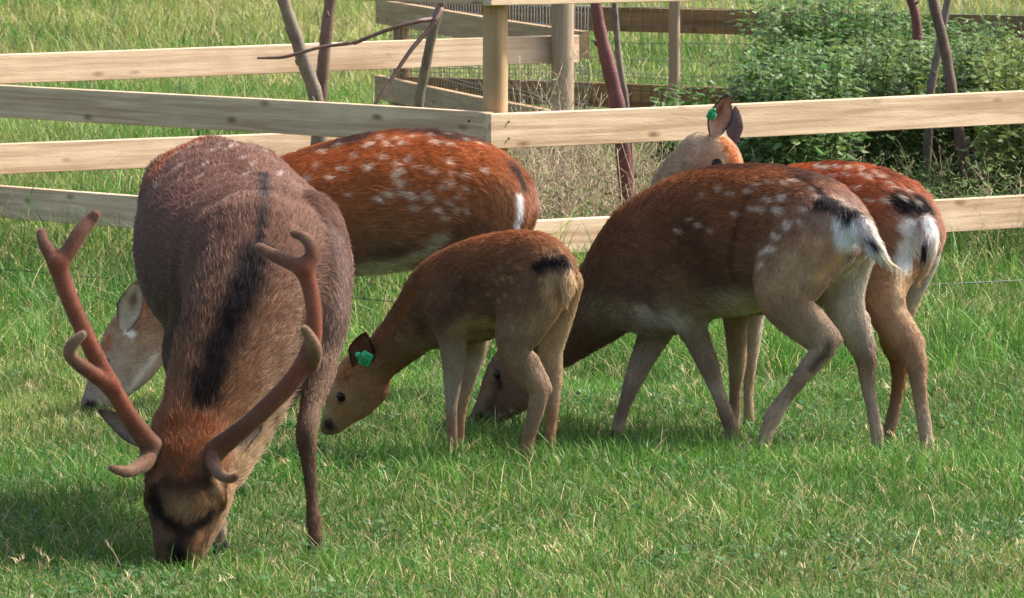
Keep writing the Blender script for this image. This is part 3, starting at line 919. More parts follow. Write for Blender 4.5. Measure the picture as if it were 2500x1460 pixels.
def surface_nets(F, org, h):
    """naive surface nets on scalar grid F; returns verts, quads"""
    nx, ny, nz = F.shape
    ins = F < 0
    cnt = np.zeros((nx - 1, ny - 1, nz - 1), np.int8)
    acc = np.zeros((nx - 1, ny - 1, nz - 1, 3), np.float32)
    s = lambda o: (slice(o[0], nx - 1 + o[0]), slice(o[1], ny - 1 + o[1]), slice(o[2], nz - 1 + o[2]))
    for ax in range(3):
        o1, o2 = [a for a in range(3) if a != ax]
        for b1 in (0, 1):
            for b2 in (0, 1):
                o = [0, 0, 0]; o[o1] = b1; o[o2] = b2
                e = list(o); e[ax] = 1
                fa, fb = F[s(o)], F[s(e)]
                m = ins[s(o)] != ins[s(e)]
                t = np.where(m, fa / np.where(m, fa - fb, 1), 0)
                acc[..., ax] += np.where(m, t, 0); acc[..., o1] += m * b1; acc[..., o2] += m * b2
                cnt += m
    act = cnt > 0
    idx = np.full(act.shape, -1, np.int64)
    idx[act] = np.arange(act.sum())
    ijk = np.argwhere(act)
    V = org + (ijk + acc[act] / cnt[act][:, None]) * h
    Q = []
    for ax in range(3):
        o1, o2 = [(1, 2), (2, 0), (0, 1)][ax]
        sl0 = [slice(1, -1)] * 3; sl1 = [slice(1, -1)] * 3
        sl0[ax] = slice(0, -1); sl1[ax] = slice(1, None)
        A_, B_ = ins[tuple(sl0)], ins[tuple(sl1)]
        for sign, m in ((1, A_ & ~B_), (-1, ~A_ & B_)):
            p = np.argwhere(m)
            if not len(p): continue
            off = np.array([1, 1, 1]); off[ax] = 0
            p = p + off
            d1 = np.zeros(3, int); d1[o1] = 1; d2 = np.zeros(3, int); d2[o2] = 1
            g = lambda q: idx[q[:, 0], q[:, 1], q[:, 2]]
            a_, b_, c_, d_ = g(p - d1 - d2), g(p - d2), g(p), g(p - d1)
            Q.append(np.stack([a_, b_, c_, d_] if sign > 0 else [d_, c_, b_, a_], -1))
    return V, np.concatenate(Q)

def relax(V, Q, it=3, lam=0.5):
    E = np.concatenate([Q[:, [0, 1]], Q[:, [1, 2]], Q[:, [2, 3]], Q[:, [3, 0]]])
    E = np.concatenate([E, E[:, ::-1]])
    n = len(V)
    deg = np.bincount(E[:, 0], minlength=n)[:, None]
    for k in range(it):
        for l in (lam, -lam * 1.03):
            S = np.stack([np.bincount(E[:, 0], weights=V[E[:, 1], i], minlength=n) for i in range(3)], -1)
            V = V + l * (S / deg - V)
    return V

def normals(V, Q):
    T = np.concatenate([Q[:, [0, 1, 2]], Q[:, [0, 2, 3]]])
    fn = np.cross(V[T[:, 1]] - V[T[:, 0]], V[T[:, 2]] - V[T[:, 0]])
    N = np.stack([sum(np.bincount(T[:, k], weights=fn[:, i], minlength=len(V)) for k in range(3)) for i in range(3)], -1)
    return N / (np.linalg.norm(N, axis=1)[:, None] + 1e-12), T

def implicit_mesh(chains, h):
    lo = np.min([c.bounds(0.03)[0] for c in chains], 0); hi = np.max([c.bounds(0.03)[1] for c in chains], 0)
    dims = np.ceil((hi - lo) / h).astype(int) + 2
    F = np.full(dims, 0.2, np.float32)
    for c in chains:
        b0, b1 = c.bounds(c.k + 0.02)
        i0 = np.maximum(((b0 - lo) / h).astype(int), 0); i1 = np.minimum(((b1 - lo) / h).astype(int) + 2, dims)
        ax = [lo[a] + np.arange(i0[a], i1[a]) * h for a in range(3)]
        G = np.stack(np.meshgrid(*ax, indexing='ij'), -1).reshape(-1, 3).astype(np.float32)
        d = c.dist(G).reshape(i1 - i0)
        S = F[i0[0]:i1[0], i0[1]:i1[1], i0[2]:i1[2]]
        hh = np.maximum(c.k - np.abs(S - d), 0) / c.k
        F[i0[0]:i1[0], i0[1]:i1[1], i0[2]:i1[2]] = np.minimum(S, d) - hh * hh * c.k * 0.25
    V, Q = surface_nets(F, lo, h)
    return relax(V, Q, 3), Q

MAT_HIDE = attr_material('hide', rough=0.85, spec=0.1, noise_amt=0.15, noise_scale=120)
MAT_FUR = attr_material('fur', rough=0.55, spec=0.22, transl=0.22)
MAT_VELVET = attr_material('velvet', rough=0.8, spec=0.1, transl=0.3)
MAT_EYE = plain_material('eye_dark', (0.010, 0.006, 0.005), 0.16, 0.28)
MAT_HOOF = plain_material('hoof_horn', (0.035, 0.027, 0.022), 0.8, 0.12)
MAT_TAG = plain_material('green_plastic_tag', (0.05, 0.42, 0.16), 0.4, 0.4)
MAT_INK = plain_material('dark_tag_print', (0.01, 0.05, 0.03), 0.6, 0.2)

def make_fur(name, V, T, N, col, flow, length, lift, dens, parent, mat=MAT_FUR, rad=0.0003, seed=1, clump=0.35, vary=(0.72, 1.28)):
    r = np.random.default_rng(seed)
    A_ = V[T[:, 0]]; B_ = V[T[:, 1]]; C_ = V[T[:, 2]]
    ar = np.linalg.norm(np.cross(B_ - A_, C_ - A_), axis=1) * 0.5
    tl = length[T].mean(1)
    wgt = ar * np.clip(0.018 / np.maximum(tl, 0.004), 0.6, 2.2)      # short hair stands denser
    n = int(wgt.sum() * dens)
    ti = r.choice(len(T), n, p=wgt / wgt.sum())
    a = r.random(n); b = r.random(n)
    f = a + b > 1; a[f], b[f] = 1 - a[f], 1 - b[f]
    bc = np.stack([1 - a - b, a, b], -1)[:, :, None]
    I = T[ti]
    ip = lambda X: (X[I] * bc).sum(1) if X.ndim > 1 else (X[I] * bc[:, :, 0]).sum(1)
    Rt, Nn, Cc, Fl, Le, Li = ip(V), ip(N), ip(col), ip(flow), ip(length), ip(lift)
    Nn /= np.linalg.norm(Nn, axis=1)[:, None] + 1e-9
    Fl = Fl - (Fl * Nn).sum(1)[:, None] * Nn
    Fl /= np.linalg.norm(Fl, axis=1)[:, None] + 1e-9
    S_ = np.cross(Nn, Fl)
    nz1 = vnoise(Rt, 28, seed) - 0.5; nz2 = vnoise(Rt, 28, seed + 50) - 0.5; nz3 = vnoise(Rt, 80, seed + 9) - 0.5
    sw = (clump * 2.2 * nz1 + 0.9 * clump * nz3 + r.normal(0, 0.16, n))[:, None]
    li = (Li * (1 + 1.6 * nz2) + r.normal(0, 0.06, n))[:, None]
    d0 = Fl + S_ * sw + Nn * np.maximum(li * 1.9, 0.08)
    d0 /= np.linalg.norm(d0, axis=1)[:, None]
    d1 = Fl + S_ * sw * 1.3 + Nn * (li * 0.7) + np.array([0, 0, -0.12])
    d1 /= np.linalg.norm(d1, axis=1)[:, None]
    L_ = (Le * r.uniform(0.6, 1.2, n))[:, None]
    p0 = Rt - Nn * 0.001
    p1 = p0 + d0 * L_ * 0.35
    p2 = p1 + (d0 * 0.4 + d1 * 0.6) * L_ * 0.35
    p3 = p2 + d1 * L_ * 0.3
    pos = np.stack([p0, p1, p2, p3], 1).astype(np.float32)
    Cc = Cc * (r.uniform(*vary, (n, 1))) * (1 + 0.22 * nz3[:, None]) * (1 + 0.16 * nz1[:, None])
    cd = bpy.data.hair_curves.new(name)
    cd.add_curves([4] * n)
    cd.attributes['position'].data.foreach_set('vector', pos.ravel())
    ra = cd.attributes.get('radius') or cd.attributes.new('radius', 'FLOAT', 'POINT')
    ra.data.foreach_set('value', (np.array([1.0, 0.95, 0.7, 0.15])[None] * (rad * np.clip(Le / 0.026, 0.45 if rad > 0.0005 else 1.0, 1.0))[:, None]).astype(np.float32).ravel())
    ca = cd.attributes.new('col', 'FLOAT_COLOR', 'CURVE')
    ca.data.foreach_set('color', np.concatenate([np.clip(Cc, 0, 1), np.ones((n, 1))], 1).astype(np.float32).ravel())
    o = link(name, cd, parent, mat)
    return o

class Deer:
    def __init__(s, label, name, base, L, seed):
        s.root = empty(name, tuple(base)); s.L = L; s.seed = seed; s.ch = []; s.paint = []
        tag(s.root, label, 'deer')
    def chain(s, name, pts, **kw):
        L = kw.pop('L', s.L)
        c = Chain(name, pts, L, **kw); s.ch.append(c); return c
    def stroke(s, px, r, color, strength=1.0, soft=0.5, mirror=False, len_mul=None):
        s.paint.append((px, r, np.asarray(color, float), strength, soft, mirror, len_mul))
    def surf(s, u, v):
        """nearest surface point seen at a pixel"""
        d2 = (s.pu - u) ** 2 + (s.pv - v) ** 2
        face = (s.N @ -FWD) > 0.05
        d2 = np.where(face, d2, d2 + 400)
        m = d2 < max(10.0, math.sqrt(d2.min()) + 5) ** 2
        cand = np.where(m)[0]
        i = cand[np.argmin(s.V[cand, 1])]
        return i
    def build(s, h=0.008, dens=150000):
        V, Q = implicit_mesh(s.ch, h)
        s.V, s.Q = V, Q
        s.N, s.T = normals(V, Q)
        s.pu, s.pv = project(V)
        n = len(V)
        ds, info = [], []
        for c in s.ch:
            r = c.dist(V.astype(np.float64), True)
            ds.append(r[0]); info.append(r)
        ds = np.array(ds); W = np.exp(-(ds - ds.min(0)) / 0.024); W /= W.sum(0)
        Wc = np.exp(-(ds - ds.min(0)) / 0.05); Wc /= Wc.sum(0)
        col = np.zeros((n, 3)); flow = np.zeros((n, 3)); ln = np.zeros(n); lf = np.zeros(n)
        nzc = vnoise(V, 9, s.seed) - 0.5
        for c, r, w, wc in zip(s.ch, info, W, Wc):
            _, t, q, Tn, l = r
            if c.q is not None:
                st = sorted(c.q, key=lambda a: a[0]); xs = [a[0] for a in st]
                cc = np.stack([np.interp(q + 0.22 * nzc, xs, [a[1][k] for a in st]) for k in range(3)], -1)
            else:
                tt = c.t
                xs = np.linspace(0, 1, len(tt))
                cc = np.stack([np.interp(t, xs, [a[k] for a in tt]) for k in range(3)], -1)
            col += wc[:, None] * cc; flow += w[:, None] * Tn * c.flow; ln += w * c.fl; lf += w * c.lift
        Tor = s.ch[0]
        edge = 0.55 * (vnoise(V, 60, s.seed + 3) - 0.5) + 0.4 * (vnoise(V, 130, s.seed + 4) - 0.5)
        for px, r, c, stn, soft, mir, lm in s.paint:
            idx = [s.surf(u, v) for u, v in px]
            C0 = [V[i] for i in idx]
            rad = r * V[idx[0], 1] / F_PX
            sets = [C0]
            if mir:
                M_ = []
                for p_ in C0:
                    j = np.argmin(((Tor.c - p_) ** 2).sum(1)); Lv = Tor.L
                    M_.append(p_ - 2 * ((p_ - Tor.c[j]) @ Lv) * Lv)
                sets.append(M_)
            for C in sets:
                D = np.full(n, 1e9)
                if len(C) == 1: D = np.linalg.norm(V - C[0], axis=1)
                for a_, b_ in zip(C[:-1], C[1:]):
                    ab = b_ - a_; t = np.clip((V - a_) @ ab / (ab @ ab + 1e-12), 0, 1)
                    D = np.minimum(D, np.linalg.norm(V - a_ - t[:, None] * ab, axis=1))
                x = D / rad + edge * soft
                w = stn * (1 - smooth01((x - (1 - soft)) / (soft + 1e-6)))
                col = col * (1 - w[:, None]) + c * w[:, None]
                if lm is not None: ln = ln * (1 - w) + ln * lm * w
        s.col, s.flow, s.ln = col, flow, ln
        s.body = mesh_np('body', V, None, MAT_HIDE, s.root, col * 0.9, True, Q)
        s.fur = make_fur('fur', V, s.T, s.N, col, flow, ln, lf, dens, s.body, seed=s.seed)
        make_fur('guard_hair', V, s.T, s.N, col, flow, ln * 1.3, lf * 1.25, dens * 0.17, s.body, rad=0.00075, seed=s.seed + 5, clump=0.3, vary=(0.5, 1.5))
        return s
    def eye(s, u, v, r_px, push=0.35):
        i = s.surf(u, v); p_ = s.V[i]; nn = s.N[i]
        r = r_px * p_[1] / F_PX
        c = p_ - nn * r * push
        bm = bmesh.new(); bmesh.ops.create_uvsphere(bm, u_segments=20, v_segments=14, radius=r)
        for vv in bm.verts: vv.co = Vector(c) + vv.co
        for f in bm.faces: f.smooth = True
        me = bpy.data.meshes.new('eye'); bm.to_mesh(me); bm.free()
        return link('eye', me, s.root, MAT_EYE)
    def eye_at(s, c, r):
        bm = bmesh.new(); bmesh.ops.create_uvsphere(bm, u_segments=20, v_segments=14, radius=r)
        for vv in bm.verts: vv.co = Vector(c) + vv.co
        for f in bm.faces: f.smooth = True
        me = bpy.data.meshes.new('eye'); bm.to_mesh(me); bm.free()
        return link('eye', me, s.root, MAT_EYE)
    def ear(s, b, tip, width, face, c_out, c_in, c_rim, cup=0.35, seed=0, inner_dark=None):
        """leaf-shaped cupped ear: b, tip world points; face = direction the open side looks"""
        b = np.asarray(b, float); tip = np.asarray(tip, float)
        ax = tip - b; Ln = np.linalg.norm(ax); ax /= Ln
        face = np.asarray(face, float); face = face - (face @ ax) * ax; face /= np.linalg.norm(face)
        sd_ = np.cross(ax, face)
        ns, nt_ = 16, 11
        sv = np.linspace(0, 1, ns); tv = np.linspace(-1, 1, nt_)
        V, C, Nn = [], [], []
        def prof(x): return (0.34 + 0.66 * math.sin(min(x * 1.55, 1) ** 0.9 * math.pi / 2)) * max(1 - max(x - 0.42, 0) / 0.58, 0) ** 0.62 if x < 1 else 0.0
        for layer in (0, 1):
            for x in sv:
                w = width * 0.5 * max(prof(x), 0.03)
                curl = cup * (1.35 - 0.9 * x)
                for t in tv:
                    an = t * (0.6 + 1.3 * curl)
                    px_ = math.sin(an) / (0.6 + 1.3 * curl) * w * 1.15
                    dz = -(1 - math.cos(an)) * w * 0.9
                    p_ = b + ax * Ln * x + sd_ * px_ - face * (-dz) * -1.0 * -1.0
                    p_ = b + ax * Ln * x + sd_ * px_ + face * (w * 0.9 * (1 - math.cos(an))) - face * 0.10 * Ln * math.sin(x * math.pi) * 0.6
                    if layer: p_ = p_ - face * 0.0035
                    V.append(p_)
                    rim = smooth01(np.array([(abs(t) - 0.72) / 0.25]))[0]
                    rim = max(rim, smooth01(np.array([(x - 0.86) / 0.12]))[0])
                    if layer: cc = np.asarray(c_out) * (1 - 0.6 * rim) + np.asarray(c_rim) * 0.6 * rim
                    else:
                        cc = np.asarray(c_in)
                        if inner_dark is not None:
                            g = math.exp(-((t + 0.05) / 0.33) ** 2) * math.exp(-((x - 0.58) / 0.2) ** 2)
                            cc = cc * (1 - 0.85 * g) + np.asarray(inner_dark) * 0.85 * g
                        cc = cc * (1 - rim) + np.asarray(c_rim) * rim
                    C.append(cc)
        V = np.array(V); C = np.array(C)
        Q = []
        st = nt_
        o2 = ns * nt_
        for i in range(ns - 1):
            for j in range(nt_ - 1):
                a_ = i * st + j
                Q.append([a_, a_ + 1, a_ + st + 1, a_ + st]); Q.append([o2 + a_, o2 + a_ + st, o2 + a_ + st + 1, o2 + a_ + 1])
        for i in range(ns - 1):
            for j in (0, nt_ - 1):
                a_ = i * st + j
                Q.append([a_, a_ + st, o2 + a_ + st, o2 + a_])
        Q = np.array(Q)
        o = mesh_np('ear', V, None, MAT_HIDE, s.root, C, True, Q)
        nrm, T = normals(V, Q[:(ns - 1) * (nt_ - 1) * 2])
        # make sure the two sheets look outwards
        sgn = np.where(np.arange(len(V)) < o2, 1.0, -1.0)
        flip = np.sign((nrm @ face) * sgn); flip[flip == 0] = 1
        nrm = nrm * flip[:, None]
        fl = np.tile(ax, (len(V), 1))
        make_fur('fur', V, T, nrm, C, fl, np.full(len(V), 0.009), np.full(len(V), 0.35), 160000, o, rad=0.00028, seed=s.seed + 70 + seed)
        return o
    def hooves(s, pts):
        """two-toed hoof at each ground point; pts = [(x,y,z,dirx,diry,size)]"""
        for (x, y, z, dx, dy, sz) in pts:
            bm = bmesh.new()
            d = Vector((dx, dy, 0)).normalized(); sdv = Vector((-d.y, d.x, 0))
            for sg in (-1, 1):
                prof = [(0.0, 1.25, 0.42, 0.55), (0.35, 0.9, 0.46, 0.75), (1.0, 0.0, 0.5, 1.0)]
                rings = []
                for (tz, hz, wd, lg) in prof:
                    ring = []
                    for k in range(10):
                        an = 2 * math.pi * k / 10
                        fx = math.cos(an) * lg * sz * (1.15 if math.cos(an) > 0 else 0.8)
                        fy = math.sin(an) * wd * sz + sg * 0.5 * sz
                        ring.append(bm.verts.new(Vector((x, y, z)) + d * (fx + 0.25 * sz * tz) + sdv * fy + Vector((0, 0, hz * sz * 1.15))))
                    rings.append(ring)
                for i in range(2):
                    for k in range(10):
                        bm.faces.new((rings[i][k], rings[i + 1][k], rings[i + 1][(k + 1) % 10], rings[i][(k + 1) % 10]))
                bm.faces.new(rings[0]); bm.faces.new(rings[-1])
            bmesh.ops.recalc_face_normals(bm, faces=bm.faces)
            for f in bm.faces: f.smooth = True
            me = bpy.data.meshes.new('hoof'); bm.to_mesh(me); bm.free()
            link('hoof', me, s.root, MAT_HOOF)
    def ear_tag(s, c, n, up, size, digits, back=True):
        """folded plastic tag: button + flag plate facing n"""
        c = Vector(c); n = Vector(n).normalized(); up = Vector(up); up = (up - up.dot(n) * n).normalized(); sv = up.cross(n)
        A = Acc()
        outl = [(-0.16, 0.95), (0.16, 0.95), (0.22, 0.62), (0.62, 0.45), (0.62, -0.42), (0.45, -0.55), (-0.45, -0.55), (-0.62, -0.42), (-0.62, 0.45), (-0.22, 0.62)]
        k = len(outl)
        F = [c + sv * (x * size) + up * (y * size) + n * 0.0012 for x, y in outl]; B = [c + sv * (x * size) + up * (y * size) - n * 0.0012 for x, y in outl]
        V = np.array([tuple(p) for p in F + B])
        T = [[0, i, i + 1] for i in range(1, k - 1)] + [[k, k + i + 1, k + i] for i in range(1, k - 1)]
        Q = [[i, k + i, k + (i + 1) % k, (i + 1) % k] for i in range(k)]
        A.add(V, Q, T)
        bp = c + up * (0.78 * size)
        ring = [bp + sv * (0.26 * size * math.cos(a)) + up * (0.26 * size * math.sin(a)) for a in np.linspace(0, 6.283, 13)[:-1]]
        V = np.array([tuple(p + n * 0.004) for p in ring] + [tuple(p) for p in ring] + [tuple(bp + n * 0.0055)])
        A.add(V, [[i, 12 + i, 12 + (i + 1) % 12, (i + 1) % 12] for i in range(12)], [[24, i, (i + 1) % 12] for i in range(12)])
        o = A.build('ear_tag', MAT_TAG, s.root, smooth=False)
        # the number on the flag as thin raised strokes
        seg = {'0': 'abcdef', '1': 'bc', '2': 'abged'}
        pos = {'a': ((-.5, 1), (.5, 1)), 'b': ((.5, 1), (.5, 0)), 'c': ((.5, 0), (.5, -1)), 'd': ((-.5, -1), (.5, -1)), 'e': ((-.5, -1), (-.5, 0)), 'f': ((-.5, 0), (-.5, 1)), 'g': ((-.5, 0), (.5, 0))}
        D = Acc()
        for q, ch in enumerate(digits):
            ox = (q - (len(digits) - 1) / 2) * 0.42
            for g in seg[ch]:
                (x0, y0), (x1, y1) = pos[g]
                p0 = c + sv * ((ox + x0 * 0.26) * size) + up * (y0 * 0.26 * size) + n * 0.0017
                p1 = c + sv * ((ox + x1 * 0.26) * size) + up * (y1 * 0.26 * size) + n * 0.0017
                D.tube([tuple(p0), tuple((p0 + p1) / 2), tuple(p1)], 0.0009, 5)
        D.build('tag_number', MAT_INK, o)
        return o

# ------------------------------------------------------------------ the herd
RUF = lin(172, 100, 58); RUF_D = lin(140, 70, 38); TAN = lin(165, 130, 96); BEL = lin(205, 195, 172); WHT = lin(250, 247, 242)
BLK = lin(40, 32, 34); LEG = lin(188, 166, 144); LEGD = lin(154, 128, 106); GRY = lin(170, 160, 150); SPOT = lin(228, 212, 188)
def toe(u, Y, dx, dy, sz, lift=0.0):
    p_ = P(u, ground_px(Y), Y)
    return (p_[0], p_[1], float(gz(p_[0], p_[1])) + lift, dx, dy, sz)

# ---- hind C: walking away to the left, head down behind the fawn
LC = (0.5, 0.866)
C = Deer('spotted brown hind with flicking white tail walking with its muzzle in the grass', 'deer', P(1850, ground_px(20.7), 20.7) * np.array([1, 1, 0]), LC, 11)
BODY_C = [(-1.0, lin(214, 206, 176)), (-0.76, lin(204, 192, 162)), (-0.55, lin(136, 108, 86)), (-0.1, lin(134, 94, 68)), (0.45, lin(148, 96, 64)), (0.93, lin(158, 100, 62)), (1.0, lin(100, 66, 50))]
C.chain('torso', [(2052, 572, 20.48, 84, 92), (1985, 560, 20.54, 132, 118), (1900, 573, 20.62, 170, 130), (1810, 582, 20.70, 184, 132), (1720, 596, 20.79, 184, 128), (1635, 628, 20.88, 172, 112), (1578, 652, 20.94, 138, 96)], k=0.05, flow=-1, fl=0.024, lift=0.16, q=BODY_C)
NECK_C = [lin(130, 94, 70), lin(124, 92, 70), lin(130, 98, 76), lin(136, 106, 84)]
C.chain('neck', [(1590, 640, 20.94, 138, 92), (1505, 705, 21.02, 108, 74), (1430, 770, 21.10, 88, 62), (1355, 826, 21.17, 76, 54), (1300, 862, 21.22, 68, 50)], k=0.06, flow=-1, fl=0.026, lift=0.2, t=NECK_C)
C.chain('skull', [(1300, 868, 21.22, 66, 46), (1262, 898, 21.25, 66, 50), (1232, 936, 21.28, 58, 44), (1203, 980, 21.31, 41, 32), (1180, 1012, 21.33, 30, 27), (1168, 1026, 21.34, 25, 25)], k=0.025, flow=-1, fl=0.010, lift=0.12, t=[lin(135, 102, 80), lin(140, 108, 86), lin(132, 100, 80), lin(120, 90, 74), lin(95, 72, 60)])
C.chain('jaw', [(1300, 930, 21.22, 48, 34), (1262, 968, 21.26, 42, 28), (1222, 1004, 21.30, 26, 22), (1192, 1024, 21.32, 18, 18)], k=0.03, flow=-1, fl=0.010, lift=0.12, t=[lin(150, 126, 106), lin(160, 138, 118), lin(165, 145, 126)])
HT = [lin(146, 100, 70), lin(154, 114, 82), lin(164, 132, 102), LEG, LEG, LEGD, LEG, LEG, LEGD]
C.chain('hind_leg', [(2010, 575, 20.42, 96, 50), (1938, 650, 20.41, 100, 46), (1915, 706, 20.40, 80, 42), (1934, 755, 20.39, 62, 36), (1980, 804, 20.38, 49, 30), (2010, 836, 20.37, 38, 25), (2000, 864, 20.37, 31, 21), (1966, 908, 20.37, 24, 18), (1925, 962, 20.37, 19, 16), (1893, 1008, 20.37, 23, 18), (1877, 1042, 20.37, 20, 18), (1864, 1082, 20.37, 17, 18), (1858, 1100, 20.37, 15, 16)], k=0.035, fl=0.014, lift=0.14, t=HT)
C.chain('hind_leg', [(2085, 590, 20.58, 66, 44), (2060, 690, 20.58, 60, 40), (2066, 760, 20.58, 52, 34), (2100, 838, 20.58, 36, 24), (2114, 878, 20.57, 29, 20), (2118, 930, 20.57, 22, 16), (2130, 1000, 20.56, 17, 14), (2140, 1052, 20.55, 18, 15), (2143, 1090, 20.55, 16, 15)], k=0.035, fl=0.014, lift=0.14, t=[lin(190, 180, 165), lin(196, 188, 176), lin(190, 178, 164), lin(150, 122, 100), LEG, LEG, LEG])
FT = [lin(112, 78, 56), lin(132, 102, 76), lin(150, 124, 100), LEG, LEGD, LEG]
C.chain('fore_leg', [(1622, 655, 20.785, 92, 44), (1652, 726, 20.775, 60, 40), (1685, 790, 20.79, 41, 30), (1711, 848, 20.78, 32, 25), (1730, 893, 20.77, 28, 23), (1742, 928, 20.77, 22, 19), (1758, 972, 20.76, 18, 16), (1775, 1016, 20.76, 20, 18), (1786, 1046, 20.76, 19, 18), (1788, 1070, 20.76, 20, 18)], k=0.04, fl=0.013, lift=0.14, t=FT)
C.chain('fore_leg', [(1615, 745, 21.02, 66, 40), (1600, 808, 21.03, 45, 32), (1572, 870, 21.04, 33, 25), (1548, 925, 21.05, 26, 21), (1530, 975, 21.06, 18, 16), (1515, 1020, 21.06, 18, 16), (1508, 1048, 21.06, 17, 16)], k=0.04, fl=0.013, lift=0.14, t=[lin(165, 150, 134), lin(170, 154, 138), LEG, LEGD, LEG])
C.chain('heel', [(1985, 768, 20.385, 24, 16), (2026, 806, 20.375, 16, 12), (2045, 828, 20.37, 14, 11)], k=0.02, fl=0.012, lift=0.14, t=[LEG, LEGD, lin(120, 94, 76)])
C.chain('heel', [(2105, 780, 20.58, 20, 14), (2122, 828, 20.58, 13, 10), (2130, 846, 20.575, 11, 9)], k=0.02, fl=0.012, lift=0.14, t=[LEG, LEGD])
C.chain('brisket', [(1620, 740, 20.90, 78, 64), (1560, 762, 20.94, 42, 40)], k=0.05, flow=-1, fl=0.024, lift=0.2, t=[lin(150, 130, 112), lin(176, 164, 150)])
C.chain('tail', [(2068, 522, 20.40, 24, 18), (2100, 556, 20.33, 34, 22), (2132, 602, 20.28, 27, 18), (2160, 634, 20.26, 14, 11), (2186, 655, 20.25, 4, 4)], k=0.015, fl=0.030, lift=0.12, t=[WHT, WHT, WHT, lin(220, 210, 185), lin(205, 190, 160)])
DARKB = lin(52, 40, 40)
C.stroke([(1940, 650), (1860, 690)], 110, lin(192, 160, 124), 0.7, 0.9)
C.stroke([(1990, 600), (2050, 600)], 62, lin(186, 150, 112), 0.7, 0.9)
C.stroke([(1660, 560), (1720, 680)], 95, lin(84, 56, 44), 0.5, 0.95)
C.stroke([(1640, 690), (1690, 740)], 55, lin(150, 122, 90), 0.7, 0.9)
C.stroke([(1560, 775), (1600, 790), (1645, 790)], 52, lin(208, 200, 188), 0.95, 0.8)
C.stroke([(2056, 530), (2064, 556), (2076, 588)], 38, WHT, 1.0, 0.5, len_mul=1.3)
C.stroke([(2094, 580), (2098, 604)], 10, lin(176, 140, 104), 0.7, 0.9)
C.stroke([(2090, 650), (2060, 740), (2050, 790)], 40, lin(214, 206, 194), 0.7, 0.8)
C.stroke([(2000, 484), (2040, 492), (2076, 512)], 40, DARKB * 0.7, 1.0, 0.75)
C.stroke([(1940, 425), (1990, 452), (2030, 478)], 19, DARKB, 0.85, 0.9)
C.stroke([(2110, 580), (2130, 596)], 12, DARKB, 1.0, 0.5)
C.stroke([(2000, 690), (2070, 620)], 20, lin(214, 170, 110), 0.65, 0.9)  # rim light painted as a pale line along the thigh's rear edge
C.stroke([(2036, 838), (2014, 872), (1990, 900)], 17, lin(84, 62, 52), 0.8, 0.95)
C.stroke([(1815, 470), (1785, 560), (1765, 640), (1780, 690)], 9, lin(70, 44, 34), 0.75, 0.8)  # flank fold: shade of the crease painted into the coat
C.stroke([(1160, 1020), (1184, 1036)], 22, lin(34, 27, 26), 0.95, 0.8)
C.stroke([(1190, 1000), (1210, 940)], 22, lin(92, 66, 54), 0.7, 0.9)
C.stroke([(1210, 948), (1204, 925)], 15, lin(62, 46, 40), 0.75, 0.9)
for (u, v, r) in [(1860, 480, 11), (1895, 468, 9), (1845, 505, 10), (1880, 505, 12), (1895, 478, 10), (1915, 537, 16), (1888, 565, 12), (1875, 600, 13), (1888, 508, 13), (1985, 470, 9), (1970, 450, 8), (1930, 430, 8), (1955, 500, 9),
                  (1830, 445, 9), (1812, 460, 8), (1770, 470, 8), (1740, 455, 7), (1700, 470, 7), (1820, 500, 8), (1670, 530, 7), (1690, 545, 7), (1720, 560, 7), (1640, 560, 6), (1848, 640, 7), (1855, 605, 10), (1865, 598, 10), (1780, 520, 7), (1860, 440, 8), (1900, 440, 8), (1950, 535, 10)]:
    C.stroke([(u - 5, v - 1), (u + 6, v + 3)], r * 1.05, lin(236, 222, 204), random.uniform(0.35, 0.8), 0.9, True)
C.build(0.0085)
C.eye(1204, 912, 19, 0.74)
p_ = P(1262, 912, 21.40); C.eye_at(p_, 0.016)
e_in, e_out, e_rim = lin(190, 175, 165), lin(120, 92, 76), lin(60, 46, 42)
C.ear(P(1282, 842, 21.20), P(1318, 742, 21.10), 0.072, (0.2, -0.9, -0.2), e_out, e_in, e_rim, seed=1)
C.ear(P(1290, 838, 21.38), P(1345, 748, 21.44), 0.072, (0.2, 0.6, -0.2), e_out, e_in, e_rim, seed=2)
C.hooves([toe(1856, 20.37, -0.9, 0.5, 0.021, 0.012), toe(2143, 20.55, -0.9, 0.5, 0.021), toe(1786, 20.76, -0.9, 0.5, 0.020), toe(1505, 21.06, -0.9, 0.5, 0.020)])

# ---- fawn D
LD = (0.52, 0.854)
D = Deer('small brown fawn with pale fluffy rump grazing, green tag in its ear', 'fawn', P(1210, ground_px(20.3), 20.3) * np.array([1, 1, 0]), LD, 23)
BODY_D = [(-1.0, lin(206, 192, 148)), (-0.88, lin(190, 168, 124)), (-0.66, lin(142, 112, 86)), (-0.15, lin(130, 96, 74)), (0.4, lin(146, 98, 68)), (0.85, lin(164, 106, 68)), (1.0, lin(172, 108, 66))]
D.chain('torso', [(1345, 662, 20.14, 68, 62), (1292, 674, 20.18, 112, 84), (1215, 690, 20.25, 122, 88), (1140, 718, 20.32, 124, 82), (1085, 742, 20.37, 102, 66)], k=0.04, flow=-1, fl=0.020, lift=0.2, q=BODY_D)
D.chain('neck', [(1085, 730, 20.37, 98, 60), (1020, 785, 20.44, 76, 48), (960, 845, 20.50, 60, 42), (915, 888, 20.54, 54, 38)], k=0.05, flow=-1, fl=0.020, lift=0.2, t=[lin(134, 94, 70), lin(144, 100, 72), lin(156, 112, 82)])
D.chain('skull', [(905, 895, 20.55, 56, 38), (872, 922, 20.57, 58, 42), (846, 962, 20.59, 50, 38), (826, 1000, 20.61, 35, 27), (808, 1030, 20.62, 25, 22), (801, 1043, 20.63, 20, 20)], k=0.02, flow=-1, fl=0.008, lift=0.12, t=[lin(166, 118, 82), lin(172, 124, 88), lin(170, 128, 94), lin(160, 124, 94), lin(140, 110, 84)])
